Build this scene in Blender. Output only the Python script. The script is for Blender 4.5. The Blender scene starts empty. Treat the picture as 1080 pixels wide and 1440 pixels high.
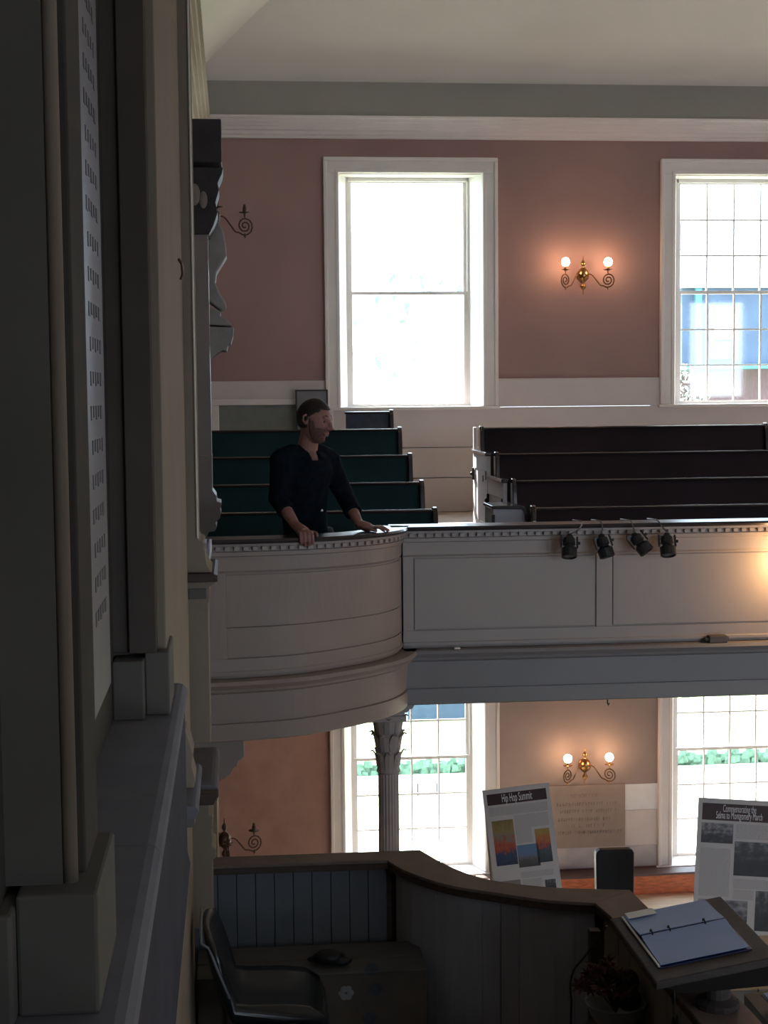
import bpy, bmesh, math, random
from mathutils import Vector, Matrix
random.seed(7)
S = bpy.context.scene
COL = S.collection

# ------------------------------------------------------------------ camera
FPX = 2150.0
YAW, PIT, RHO = math.radians(5.6), math.radians(4.44), 0.009
F_ = Vector((math.sin(YAW)*math.cos(PIT), math.cos(YAW)*math.cos(PIT), -math.sin(PIT)))
R0 = Vector((math.cos(YAW), -math.sin(YAW), 0)); U0 = R0.cross(F_)
RR = R0*math.cos(RHO) - U0*math.sin(RHO); UU = R0*math.sin(RHO) + U0*math.cos(RHO)
cam = bpy.data.cameras.new('camera'); camo = bpy.data.objects.new('camera', cam); COL.objects.link(camo)
cam.sensor_width = 36; cam.sensor_fit = 'AUTO'; cam.lens = FPX/1440*36
cam.clip_start = 0.05; cam.clip_end = 500
camo.matrix_world = Matrix(((RR.x, UU.x, -F_.x, 0), (RR.y, UU.y, -F_.y, 0), (RR.z, UU.z, -F_.z, 0), (0, 0, 0, 1)))
S.camera = camo
# the eye is the origin; floors lie below it

def at(px, py, Y):
    """the point on the plane y = Y seen at photograph pixel (px, py)"""
    d = F_ + RR*((px-540)/FPX) + UU*((720-py)/FPX)
    return d*(Y/d.y)

# ------------------------------------------------------------------ world, sun, exposure
S.view_settings.view_transform = 'Standard'; S.view_settings.look = 'None'
S.view_settings.gamma = 1; S.view_settings.use_curve_mapping = False
S.view_settings.exposure = 0.0
W = bpy.data.worlds.new('sky'); S.world = W; W.use_nodes = True
bg = W.node_tree.nodes['Background']; bg.inputs[0].default_value = (0.72, 0.85, 1.0, 1); bg.inputs[1].default_value = 10.0
sun = bpy.data.lights.new('sun', 'SUN'); suno = bpy.data.objects.new('sun', sun); COL.objects.link(suno)
sun.energy = 34; sun.angle = 0.01; sun.color = (1, .93, .84)
suno.rotation_euler = Vector((.30, -.85, -.74)).to_track_quat('-Z', 'Y').to_euler()
S.cycles.max_bounces = 8; S.cycles.diffuse_bounces = 5; S.cycles.glossy_bounces = 3
S.cycles.transparent_max_bounces = 12; S.cycles.sample_clamp_indirect = 4
S.cycles.use_denoising = True

# ------------------------------------------------------------------ room measures (metres, relative to the eye)
XW, XE = -0.36, 16.0            # front wall (left) and rear wall
YN, YF = -5.7, 14.5             # near and far side walls
ZG, ZSOF, ZF = -1.65, -1.80, -4.90   # gallery floor, its soffit, main floor
WX = [1.70, 4.93, 8.16, 11.39, 14.4]      # window centres along the side walls
WU = (-0.13, 2.06); WL = (-4.68, -2.48)   # window openings, upper and lower storey

def portal(x0, x1, y, z0, z1, facing):
    l = bpy.data.lights.new('window_daylight', 'AREA'); l.shape = 'RECTANGLE'; l.size = x1-x0; l.size_y = z1-z0
    l.cycles.is_portal = True
    o = bpy.data.objects.new('window_daylight', l); COL.objects.link(o)
    o.location = ((x0+x1)/2, y, (z0+z1)/2)
    o.rotation_euler = Vector((0, facing, 0)).to_track_quat('-Z', 'Z').to_euler()
for wx in WX:
    for wz in (WU, WL):
        portal(wx-.6, wx+.6, YF+.34, wz[0], wz[1], -1)
for wx in WX[1:]:
    for wz in (WU, WL): portal(wx-.6, wx+.6, YN-.2, wz[0], wz[1], 1)

# ------------------------------------------------------------------ materials
MATS = {}
def mat(name, col, rough=.6, var=.12, scale=6.0, metal=0.0, spec=.4, bump=0.0, stretch=(1, 1, 1), col2=None, coat=0.0, detail=4):
    if name in MATS: return MATS[name]
    m = bpy.data.materials.new(name); m.use_nodes = True; nt = m.node_tree; b = nt.nodes['Principled BSDF']
    tc = nt.nodes.new('ShaderNodeTexCoord'); mp = nt.nodes.new('ShaderNodeMapping'); mp.inputs['Scale'].default_value = stretch
    n = nt.nodes.new('ShaderNodeTexNoise'); n.inputs['Scale'].default_value = scale; n.inputs['Detail'].default_value = detail
    nt.links.new(tc.outputs['Object'], mp.inputs[0]); nt.links.new(mp.outputs[0], n.inputs['Vector'])
    r = nt.nodes.new('ShaderNodeValToRGB')
    a = tuple(c*(1-var) for c in col); z = tuple(min(1, c*(1+var)) for c in col)
    if col2: a = col; z = col2
    r.color_ramp.elements[0].position = .3; r.color_ramp.elements[1].position = .7
    r.color_ramp.elements[0].color = (*a, 1); r.color_ramp.elements[1].color = (*z, 1)
    nt.links.new(n.outputs['Fac'], r.inputs[0]); nt.links.new(r.outputs[0], b.inputs['Base Color'])
    b.inputs['Roughness'].default_value = rough; b.inputs['Metallic'].default_value = metal
    b.inputs['Specular IOR Level'].default_value = spec; b.inputs['Coat Weight'].default_value = coat
    b.inputs['Coat Roughness'].default_value = .15
    if bump:
        bp = nt.nodes.new('ShaderNodeBump'); bp.inputs['Strength'].default_value = bump; bp.inputs['Distance'].default_value = .01
        nt.links.new(n.outputs['Fac'], bp.inputs['Height']); nt.links.new(bp.outputs[0], b.inputs['Normal'])
    MATS[name] = m; return m

def emit(name, col, strength):
    m = bpy.data.materials.new(name); m.use_nodes = True; nt = m.node_tree
    b = nt.nodes['Principled BSDF']; b.inputs['Base Color'].default_value = (*col, 1)
    b.inputs['Emission Color'].default_value = (*col, 1); b.inputs['Emission Strength'].default_value = strength
    MATS[name] = m; return m

pink = mat('pink_plaster', (.37, .235, .222), .9, .07, 1.4, bump=.05)
salmon = mat('salmon_plaster', (.40, .235, .19), .9, .10, 5, bump=.35, detail=8)
cream = mat('cream_paint', (.60, .57, .50), .45, .05, 3)
white = mat('white_paint', (.82, .77, .74), .4, .04, 3)
wallwhite = mat('wainscot_paint', (.68, .61, .60), .5, .04, 2)
gpaint = mat('gallery_front_paint', (.325, .29, .275), .45, .05, 2)
ceilm = mat('ceiling_plaster', (.86, .84, .77), .95, .05, .8, bump=.05)
friezem = mat('frieze_grey_green', (.37, .355, .325), .9, .05, 1.2)
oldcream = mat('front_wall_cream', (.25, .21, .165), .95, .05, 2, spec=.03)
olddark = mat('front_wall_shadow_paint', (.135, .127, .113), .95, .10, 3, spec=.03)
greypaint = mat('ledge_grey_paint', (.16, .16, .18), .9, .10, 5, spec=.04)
darkrail = mat('dark_stained_rail', (.030, .026, .03), .28, .3, 8, stretch=(.3, 8, 8), coat=.3)
capwood = mat('pulpit_cap_wood', (.15, .115, .10), .55, .2, 7, stretch=(1, 1, 6))
darkwood = mat('dark_walnut', (.055, .038, .03), .45, .25, 9, stretch=(1, 6, 6))
deskwood = mat('reading_desk_wood', (.05, .04, .036), .7, .2, 9, stretch=(1, 6, 6))
brownpew = mat('brown_pew_wood', (.030, .018, .022), .6, .2, 2, spec=.15)
greenpew = mat('green_pew_paint', (.008, .036, .037), .6, .15, 4, spec=.2)
pewcap = mat('pew_cap_varnish', (.035, .022, .022), .18, .2, 9, coat=.6)
dimpaint = mat('dim_side_paint', (.075, .07, .062), .95, .08, 3, spec=.02)  # wall paint darkened for side faces, their shade put into the colour
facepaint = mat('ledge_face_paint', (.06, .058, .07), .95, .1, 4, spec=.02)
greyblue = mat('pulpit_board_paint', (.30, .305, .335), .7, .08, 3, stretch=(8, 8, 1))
tan_paint = mat('pulpit_front_paint', (.22, .205, .18), .5, .08, 3)
floorwood = mat('gallery_floor_wood', (.16, .06, .04), .5, .25, 5, stretch=(1, 8, 1))
floormain = mat('main_floor_boards', (.74, .62, .48), .45, .12, 4, stretch=(1, 7, 1))
orangewood = mat('varnished_orange_wood', (.60, .16, .055), .35, .25, 14, stretch=(1, 4, 4), coat=.4)
brass = mat('brass', (.42, .22, .09), .28, .12, 12, metal=1.0)
darkbrass = mat('dark_brass', (.10, .055, .035), .4, .2, 12, metal=.6)  # darker brass tone for the unlit sconces and the small hook
black = mat('black_leather', (.008, .009, .010), .4, .2, 20, spec=.25)
blackmetal = mat('black_metal', (.02, .02, .022), .35, .2, 14)
skin = mat('skin', (.26, .13, .11), .55, .10, 20)
hairm = mat('dark_hair', (.018, .013, .012), .6, .4, 60, stretch=(1, 1, .3))
beardm = mat('stubble', (.12, .06, .052), .7, .3, 80)
shirt = mat('navy_cloth', (.006, .009, .0135), .95, .3, 30, bump=.2, spec=.05)
jeans = mat('dark_trousers', (.008, .012, .022), .85, .25, 40)
paper = mat('binder_paper', (.31, .41, .70), .7, .03, 10)  # white pages tinted blue, the cool skylight put into the colour
paper2 = mat('white_paper', (.80, .80, .80), .7, .03, 10)
paperpink = mat('pinkish_paper', (.62, .55, .52), .7, .04, 6)
postercard = mat('poster_card', (.56, .54, .52), .5, .03, 9)
bandbrown = mat('poster_title_band', (.045, .018, .016), .5, .1, 10)
stonetab = mat('tan_tablet', (.31, .24, .205), .8, .06, 8, bump=.1)
tabink = mat('faint_inscription', (.235, .18, .155), .8, .1, 30)
cardboard = mat('cardboard', (.085, .068, .052), .85, .2, 4)
bluemark = mat('blue_print', (.045, .05, .065), .8, .2, 8)
greymark = mat('pale_print', (.22, .21, .20), .8, .2, 8)
clothm = mat('white_cloth', (.62, .62, .72), .8, .05, 12)
redflower = mat('dried_red_flowers', (.075, .028, .022), .8, .4, 30)
leafdark = mat('dark_leaf', (.015, .02, .014), .6, .4, 20)
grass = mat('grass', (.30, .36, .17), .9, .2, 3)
hedgem = mat('hedge_leaves', (.10, .20, .14), .8, .4, 12)
treem = mat('tree_leaves', (.2, .36, .31), .8, .3, 8)
extblue = mat('slate_blue_siding', (.055, .085, .14), .7, .12, 2)
extbrick = mat('pink_brick', (.13, .065, .085), .8, .2, 8)
extwhite = mat('exterior_white', (.7, .72, .75), .6, .03, 3)
extteal = mat('teal_trim', (.06, .16, .19), .6, .1, 3)
bulbm = emit('lit_bulb', (1.0, .60, .34), 60)
tabletblue = mat('pale_blue_tablet', (.075, .076, .10), .5, .08, 4)
inkdark = mat('dark_lettering', (.05, .05, .065), .6, .1, 20)

def glass_mat():
    m = bpy.data.materials.new('window_glass'); m.use_nodes = True; nt = m.node_tree; nt.nodes.clear()
    o = nt.nodes.new('ShaderNodeOutputMaterial'); mx = nt.nodes.new('ShaderNodeMixShader')
    t = nt.nodes.new('ShaderNodeBsdfTransparent'); g = nt.nodes.new('ShaderNodeBsdfGlossy')
    t.inputs[0].default_value = (.93, .96, .97, 1); g.inputs['Roughness'].default_value = .03
    mx.inputs[0].default_value = .06
    nt.links.new(t.outputs[0], mx.inputs[1]); nt.links.new(g.outputs[0], mx.inputs[2]); nt.links.new(mx.outputs[0], o.inputs[0])
    return m
glass = glass_mat()

def photo_mat(name, stops, scale=9, axis='Z', lo=0, hi=1, noise=.35, stretch=(1, 1, 1)):
    """flat print: colour bands along the local height, broken up by noise"""
    m = bpy.data.materials.new(name); m.use_nodes = True; nt = m.node_tree; b = nt.nodes['Principled BSDF']
    tc = nt.nodes.new('ShaderNodeTexCoord'); sp = nt.nodes.new('ShaderNodeSeparateXYZ'); nt.links.new(tc.outputs['Generated'], sp.inputs[0])
    mp = nt.nodes.new('ShaderNodeMapping'); mp.inputs['Scale'].default_value = stretch
    n = nt.nodes.new('ShaderNodeTexNoise'); n.inputs['Scale'].default_value = scale; n.inputs['Detail'].default_value = 6
    nt.links.new(tc.outputs['Generated'], mp.inputs[0]); nt.links.new(mp.outputs[0], n.inputs['Vector'])
    s = nt.nodes.new('ShaderNodeMath'); s.operation = 'SUBTRACT'; s.inputs[1].default_value = .5; nt.links.new(n.outputs['Fac'], s.inputs[0])
    k = nt.nodes.new('ShaderNodeMath'); k.operation = 'MULTIPLY_ADD'; k.inputs[1].default_value = noise*2
    nt.links.new(s.outputs[0], k.inputs[0]); nt.links.new(sp.outputs[axis], k.inputs[2])
    r = nt.nodes.new('ShaderNodeValToRGB'); e = r.color_ramp.elements
    e[0].position = stops[0][0]; e[0].color = (*stops[0][1], 1); e[1].position = stops[-1][0]; e[1].color = (*stops[-1][1], 1)
    for p, c in stops[1:-1]: q = e.new(p); q.color = (*c, 1)
    nt.links.new(k.outputs[0], r.inputs[0]); nt.links.new(r.outputs[0], b.inputs['Base Color']); b.inputs['Roughness'].default_value = .5
    return m
ph_mural = photo_mat('mural_print', [(0, (.02, .035, .08)), (.25, (.03, .06, .13)), (.34, (.35, .06, .03)), (.52, (.42, .09, .03)), (.62, (.20, .20, .16)), (.78, (.30, .20, .06)), (1, (.20, .15, .04))], 7)
ph_mural2 = photo_mat('mural_print_small', [(0, (.03, .035, .04)), (.42, (.06, .08, .10)), (.5, (.34, .06, .04)), (.72, (.45, .16, .03)), (1, (.35, .26, .06))], 6)
ph_blue = photo_mat('blue_sky_print', [(0, (.05, .05, .05)), (.30, (.09, .085, .08)), (.45, (.14, .15, .18)), (.6, (.12, .19, .32)), (1, (.10, .20, .34))], 5, noise=.2)
ph_grey = photo_mat('grey_photo_print', [(0, (.03, .03, .033)), (.4, (.05, .05, .055)), (.6, (.11, .11, .115)), (1, (.30, .30, .31))], 5, noise=1.1)
ph_dark = photo_mat('dark_photo_print', [(0, (.02, .02, .022)), (.5, (.035, .033, .035)), (.8, (.07, .07, .072)), (1, (.2, .2, .21))], 5, noise=.9)
ph_brown = photo_mat('brown_photo_print', [(0, (.14, .115, .10)), (.6, (.20, .17, .15)), (1, (.24, .21, .19))], 5, noise=.4)
ph_text = photo_mat('small_type_print', [(0, (.54, .52, .50)), (.04, (.45, .435, .42)), (.16, (.30, .29, .29)), (1, (.26, .25, .25))], 5, axis='Y', noise=1.6, stretch=(9, 1, 22))

# ------------------------------------------------------------------ mesh helpers
class MB:
    def __init__(s): s.v = []; s.f = []
    def add(s, vs, fs):
        n = len(s.v); s.v += [tuple(v) for v in vs]; s.f += [tuple(i+n for i in f) for f in fs]; return s
    def box(s, x0, x1, y0, y1, z0, z1):
        return s.add([(x0,y0,z0),(x1,y0,z0),(x1,y1,z0),(x0,y1,z0),(x0,y0,z1),(x1,y0,z1),(x1,y1,z1),(x0,y1,z1)],
                     [(0,3,2,1),(4,5,6,7),(0,1,5,4),(1,2,6,5),(2,3,7,6),(3,0,4,7)])
    def prism(s, poly, a, b, plane='XZ'):
        f = {'XZ': lambda p, t: (p[0], t, p[1]), 'YZ': lambda p, t: (t, p[0], p[1]), 'XY': lambda p, t: (p[0], p[1], t)}[plane]
        n = len(poly); vs = [f(p, a) for p in poly] + [f(p, b) for p in poly]
        return s.add(vs, [tuple(range(n))[::-1], tuple(range(n, 2*n))] + [(i, (i+1) % n, (i+1) % n+n, i+n) for i in range(n)])
    def lathe(s, prof, c=(0, 0, 0), n=14):
        vs = []; fs = []
        for r, z in prof:
            for k in range(n):
                a = 2*math.pi*k/n; vs.append((c[0]+r*math.cos(a), c[1]+r*math.sin(a), c[2]+z))
        for i in range(len(prof)-1):
            for k in range(n): fs.append((i*n+k, i*n+(k+1) % n, (i+1)*n+(k+1) % n, (i+1)*n+k))
        fs.append(tuple(range(n))[::-1]); fs.append(tuple((len(prof)-1)*n+k for k in range(n)))
        return s.add(vs, fs)
    def tube(s, pts, r, n=7):
        pts = [Vector(p) for p in pts]; rs = r if isinstance(r, (list, tuple)) else [r]*len(pts)
        vs = []; fs = []; up = Vector((0, 0, 1)); prev = None
        for i, p in enumerate(pts):
            t = (pts[min(i+1, len(pts)-1)] - pts[max(i-1, 0)]).normalized()
            if prev is None:
                a = t.cross(up) if abs(t.z) < .9 else t.cross(Vector((1, 0, 0)))
            else: a = prev - t*prev.dot(t)
            a.normalize(); b = t.cross(a); prev = a
            for k in range(n):
                q = 2*math.pi*k/n; vs.append(p + (a*math.cos(q) + b*math.sin(q))*rs[i])
        for i in range(len(pts)-1):
            for k in range(n): fs.append((i*n+k, i*n+(k+1) % n, (i+1)*n+(k+1) % n, (i+1)*n+k))
        fs.append(tuple(range(n))[::-1]); fs.append(tuple((len(pts)-1)*n+k for k in range(n)))
        return s.add(vs, fs)
    def ball(s, c, r, sc=(1, 1, 1), nu=12, nv=8):
        prof = [(max(.001, r*math.sin(math.pi*i/nv)), -r*math.cos(math.pi*i/nv)) for i in range(nv+1)]
        m = MB().lathe(prof, (0, 0, 0), nu)
        return s.add([(c[0]+v[0]*sc[0], c[1]+v[1]*sc[1], c[2]+v[2]*sc[2]) for v in m.v], m.f)
    def sweep(s, rows, closed=True):
        """rows: list of rings of points, all the same length"""
        n = len(rows[0]); vs = [p for r in rows for p in r]; fs = []
        for i in range(len(rows)-1):
            for k in range(n if closed else n-1): fs.append((i*n+k, i*n+(k+1) % n, (i+1)*n+(k+1) % n, (i+1)*n+k))
        if closed: fs.append(tuple(range(n))[::-1]); fs.append(tuple((len(rows)-1)*n+k for k in range(n)))
        return s.add(vs, fs)
    def build(s, name, m, parent=None, smooth=False, bevel=0, seg=2, loc=None):
        me = bpy.data.meshes.new(name); me.from_pydata(s.v, [], s.f); me.validate()
        bm = bmesh.new(); bm.from_mesh(me); bmesh.ops.recalc_face_normals(bm, faces=bm.faces); bm.to_mesh(me); bm.free()
        me.materials.append(m)
        if smooth: me.shade_smooth()
        o = bpy.data.objects.new(name, me); COL.objects.link(o)
        if bevel:
            b = o.modifiers.new('bevel', 'BEVEL'); b.width = bevel; b.segments = seg; b.limit_method = 'ANGLE'; b.angle_limit = .7
        if loc: o.location = loc
        if parent: o.parent = parent
        return o

def tag(o, label, cat, group=None, kind=None):
    o['label'] = label; o['category'] = cat
    if group: o['group'] = group
    if kind: o['kind'] = kind
    return o
def struct(o, label, cat): return tag(o, label, cat, None, 'structure')
def empty(name, loc=(0, 0, 0), rz=0, rot=None):
    o = bpy.data.objects.new(name, None); COL.objects.link(o); o.location = loc; o.rotation_euler = rot or (0, 0, rz)
    o.empty_display_size = .1; return o
KIDS = {}
def reg(o, p): KIDS.setdefault(p.name, []).append(o); return o
def copy_tree(o, parent=None):
    c = o.copy(); COL.objects.link(c)
    if parent: c.parent = parent; c.matrix_parent_inverse = o.matrix_parent_inverse.copy()
    for ch in [q for q in ALL() if q.parent == o]: copy_tree(ch, c)
    return c
def ALL(): return list(COL.objects)
def spline(pts, n):
    """Catmull-Rom through the points, n samples per span"""
    P = [Vector(p) for p in pts]; P = [P[0]*2-P[1]] + P + [P[-1]*2-P[-2]]; out = []
    for i in range(1, len(P)-2):
        for k in range(n):
            t = k/n; a, b, c, d = P[i-1:i+3]
            out.append(.5*((2*b) + (c-a)*t + (2*a-5*b+4*c-d)*t*t + (3*b-a-3*c+d)*t**3))
    out.append(P[-2]); return out

# ================================================================== SHELL
# --- far side wall with window openings
def wall_with_holes(name, y0, y1, z0, z1, holes, m, parent=None, x0=XW, x1=XE):
    mb = MB(); x = x0
    for hx0, hx1, hz0, hz1 in holes:
        mb.box(x, hx0, y0, y1, z0, z1); mb.box(hx0, hx1, y0, y1, hz1, z1); mb.box(hx0, hx1, y0, y1, z0, hz0); x = hx1
    mb.box(x, x1, y0, y1, z0, z1)
    return mb.build(name, m, parent)
wf = empty('wall_far', (0, YF, 0)); struct(wf, 'long side wall of pink plaster with tall windows and white wainscot', 'wall')
def child(o, p):
    o.parent = p; o.matrix_parent_inverse = Matrix.Translation(-Vector(p.location)) if p.rotation_euler.x == p.rotation_euler.y == p.rotation_euler.z == 0 else (Matrix.Translation(p.location) @ p.rotation_euler.to_matrix().to_4x4()).inverted()
    return o
hu = [(x-.68, x+.68, WU[0]-.015, WU[1]) for x in WX]; hl = [(x-.68, x+.68, WL[0]-.015, WL[1]) for x in WX]
child(wall_with_holes('upper_plaster', YF, YF+.3, -0.14, 4.6, hu, pink), wf)
# wainscot boards below the gallery windows: each board a piece
for z0, z1 in ((-.52, -.14), (-.81, -.52), (-1.14, -.81)):
    child(MB().box(.87, XE, YF-.022, YF+.3, z0+.004, z1-.004).build('board', wallwhite, bevel=.003), wf)
child(MB().box(XW, .87, YF-.005, YF+.3, -1.14, -.14).build('board', wallwhite), wf)
child(MB().box(XW, .87, YF-.022, YF, -.045, .125).build('board', wallwhite, bevel=.003), wf)
for a, b in [(WX[i]+.825, WX[i+1]-.825) for i in range(4)] + [(WX[4]+.83, XE)]:
    child(MB().box(a, b, YF-.022, YF, -.14, .118).box(a, b, YF-.03, YF, .118, .13).build('board', wallwhite, bevel=.003), wf)
child(MB().box(XW, XE, YF, YF+.3, -1.9, -1.14).build('wall_backing', wallwhite), wf)
child(wall_with_holes('lower_plaster', YF, YF+.3, -5.0, -1.9, hl, salmon), wf)
grp = mat('beige_plaster', (.31, .25, .235), .9, .06, 3, bump=.1)
for a, b in [(WX[i]+.825, WX[i+1]-.825) for i in range(4)]:
    child(MB().box(a, b, YF-.012, YF, -4.68, -1.85).build('plaster_panel', grp), wf)
# recess frame (white moulding) at the far left, above the green pews
zt = -.045
fr = MB().box(XW, .62, YF-.05, YF, -.10, -.045).box(XW, -.13, YF-.05, YF, -1.14, -.10)
child(fr.build('recess_frame', white, bevel=.006), wf)
child(MB().box(-.13, .62, YF-.012, YF, -1.14, -.10).build('recess_panel', mat('recess_grey', (.22, .23, .22), .7)), wf)
# cornice on far wall
prof = [(0, 2.376), (-.03, 2.376), (-.035, 2.40), (-.06, 2.41), (-.065, 2.437), (-.10, 2.445), (-.11, 2.47), (-.135, 2.475), (-.14, 2.497), (-.165, 2.505), (-.175, 2.53), (-.20, 2.535), (-.20, 2.552), (0, 2.575)]
o = MB().prism([(YF+a, z) for a, z in prof], XW, XE, 'YZ').build('trim_1', white)
struct(o, 'long white moulded cornice under the grey frieze of the far wall', 'cornice')
for zz, aa, rr_ in ((2.548, .196, .010), (2.499, .150, .008), (2.385, .03, .006)):
    MBQ = MB().tube([(XW+.2, YF-aa, zz), (XE, YF-aa, zz)], rr_, 8).build('trim_bead', white); MBQ.parent = o
o = MB().prism([(XW+.195*(-a)/.2, z) for a, z in prof], 3.0, YF, 'XZ').build('trim_2', mat('crown_cream', (.62, .57, .48), .8, .01, 1, spec=.1))
struct(o, 'cream moulded cornice running along the front wall at top left', 'cornice')
o = MB().box(XW, XE, YF-.02, YF, 2.56, 2.90).build('trim_3', friezem)
struct(o, 'plain grey-green frieze between the cornice and the ceiling', 'frieze')

# --- ceiling: coved on the far and front sides, the two coves meeting in a mitre
def g(t): t = min(t, 3.6); return .86*t - .115*t*t
ts = [i*.08 for i in range(46)]; 
xs = [XW+t for t in ts] + [XW+4.5+i*1.15 for i in range(11)]; xs[-1] = XE
ys = [YF-t for t in ts] + [YF-4.5-i*1.4 for i in range(12)]; ys[-1] = YN
mb = MB(); nx, ny = len(xs), len(ys)
for y in ys:
    for x in xs: mb.v.append((x, y, 2.88 + min(g(x-XW), g(YF-y))))
for j in range(ny-1):
    for i in range(nx-1):
        a = j*nx+i; b = a+1; c = a+nx+1; d = a+nx
        mb.f += [(a, b, c), (a, c, d)]
ce = mb.build('ceiling', ceilm); struct(ce, 'pale coved plaster ceiling above the gallery', 'ceiling')
so = MB().box(XW-.3, XE+.3, YN-.3, YF+.3, 4.6, 4.75).build('roof', ceilm); struct(so, 'roof slab over the coved plaster ceiling', 'roof')

# --- other walls, floors
bw = MB().box(XE, XE+.3, YN, YF, -5, 4.6).build('wall_back', mat('back_wall', (.40, .28, .25), .9)); struct(bw, 'plain plaster wall at the rear of the room', 'wall')
hn = [h for h in hu[1:]]; hnl = [h for h in hl[1:]]
wn = empty('wall_near', (0, YN, 0)); struct(wn, 'plaster side wall behind the viewer', 'wall')
nearm = mat('near_wall', (.30, .24, .22), .9)
child(wall_with_holes('upper_plaster', YN-.3, YN, -1.8, 4.6, hn, nearm), wn)
child(wall_with_holes('lower_plaster', YN-.3, YN, -5, -1.8, hnl, nearm), wn)
ff = MB().box(XW-.3, XE, YN, YF+.3, ZF-.15, ZF).build('floor', floormain); struct(ff, 'pale sunlit floor under the far gallery', 'floor')
ng = MB().box(XW, XE, YN, -.25, ZSOF, ZG).build('floor_near_gallery', floorwood); struct(ng, 'wooden floor of the near gallery', 'floor')

# --- windows
def window(name, cx, z0, z1, lights, label, lower):
    w = empty(name, (cx, YF, z0)); struct(w, label, 'window')
    def c(mb, nm, m, **k): return child(mb.build(nm, m, **k), w)
    jm = white
    # moulded casing
    zb = z0 - (.0 if not lower else 0)
    def frame(o, i, y0, y1):   # rectangular frame with sides and head
        return MB().box(cx-o, cx-i, y0, y1, zb, z1+(i-.68)).box(cx+i, cx+o, y0, y1, zb, z1+(i-.68)).box(cx-o, cx+o, y0, y1, z1+(i-.68), z1+(o-.68))
    c(frame(.825, .68, YF-.035, YF), 'casing', jm, bevel=.004)
    c(frame(.825, .79, YF-.058, YF-.035), 'casing_bead', jm, bevel=.008)
    c(frame(.715, .685, YF-.045, YF-.035), 'casing_bead', jm, bevel=.004)
    # splayed reveals
    c(MB().prism([(cx+.68, YF), (cx+.585, YF+.27), (cx+.68, YF+.30)], z0, z1, 'XY'), 'reveal', jm)
    c(MB().prism([(cx-.68, YF), (cx-.585, YF+.27), (cx-.68, YF+.30)], z0, z1, 'XY'), 'reveal', jm)
    c(MB().box(cx-.68, cx+.68, YF+.02, YF+.3, z1-.005, z1+.04), 'reveal_head', jm)
    c(MB().box(cx-.84, cx+.84, YF-.06, YF+.27, z0-.03, z0), 'sill', jm, bevel=.006)
    ym = YF+.25; zm = z0+1.09; xl, xr = cx-.585, cx+.585
    c(MB().box(xl-.1, xl+.012, ym-.01, ym+.09, z0, z1).box(xr-.012, xr+.1, ym-.01, ym+.09, z0, z1).box(xl, xr, ym-.01, ym+.09, z1-.04, z1+.02), 'outer_frame', jm)
    for up in (0, 1):
        a, b = (zm-.015, z1-.02) if up else (z0, zm+.015); yy = ym+.03 if up else ym
        s = MB().box(xl+.01, xl+.045, yy, yy+.03, a, b).box(xr-.045, xr-.01, yy, yy+.03, a, b).box(xl+.045, xr-.045, yy, yy+.03, a, a+.03).box(xl+.045, xr-.045, yy, yy+.03, b-.03, b)
        sash = c(s, 'sash', jm)
        gx0, gx1, gz0, gz1 = xl+.045, xr-.045, a+.03, b-.03
        if lights:
            n, r = 4, 3
            for i in range(1, n):
                x = gx0+(gx1-gx0)*i/n; c(MB().box(x-.008, x+.008, yy+.004, yy+.026, gz0, gz1), 'muntin', jm)
            for j in range(1, r):
                z = gz0+(gz1-gz0)*j/r; c(MB().box(gx0, gx1, yy+.006, yy+.024, z-.008, z+.008), 'muntin', jm)
            for i in range(n):
                for j in range(r):
                    c(MB().box(gx0+(gx1-gx0)*i/n+.008, gx0+(gx1-gx0)*(i+1)/n-.008, yy+.013, yy+.017, gz0+(gz1-gz0)*j/r+.008, gz0+(gz1-gz0)*(j+1)/r-.008), 'pane', glass)
        else:
            c(MB().box(gx0, gx1, yy+.013, yy+.017, gz0, gz1), 'pane', glass)
    return w
window('window_1', WX[0], WU[0], WU[1], False, 'bright gallery window of two plain sashes beyond the man', False)
window('window_2', WX[1], WU[0], WU[1], True, 'gallery window with small panes at the right edge', False)
window('window_3', WX[0], WL[0], WL[1], True, 'lower small-paned window behind the thin column', True)
window('window_4', WX[1], WL[0], WL[1], True, 'lower small-paned window behind the right-hand poster', True)
# white strip that carries the left casing of window 1 down to the floor
o = MB().box(.875, .945, YF-.05, YF-.022, -1.14, -.16).build('trim_4', white, bevel=.004); struct(o, 'white upright board below the left window casing', 'trim')

# --- gallery floor tiers
gf = empty('floor_gallery', (0, 11, ZG)); struct(gf, 'stepped wooden floor of the far gallery', 'floor')
child(MB().box(XW, XE, 8.85, YF, ZSOF, ZG).build('floor_slab', floorwood), gf)
for k, (y0, h) in enumerate(((10.45, .17), (11.18, .34), (11.91, .51))):
    child(MB().box(XW, XE, y0, YF, ZG+.17*k, ZG+h).build('tier', floorwood if k < 2 else mat('pale_bounce_boards', (.50, .40, .34), .6, .15, 4, stretch=(1, 8, 1))), gf)  # top tier made paler so it bounces daylight onto the wall behind

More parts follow.
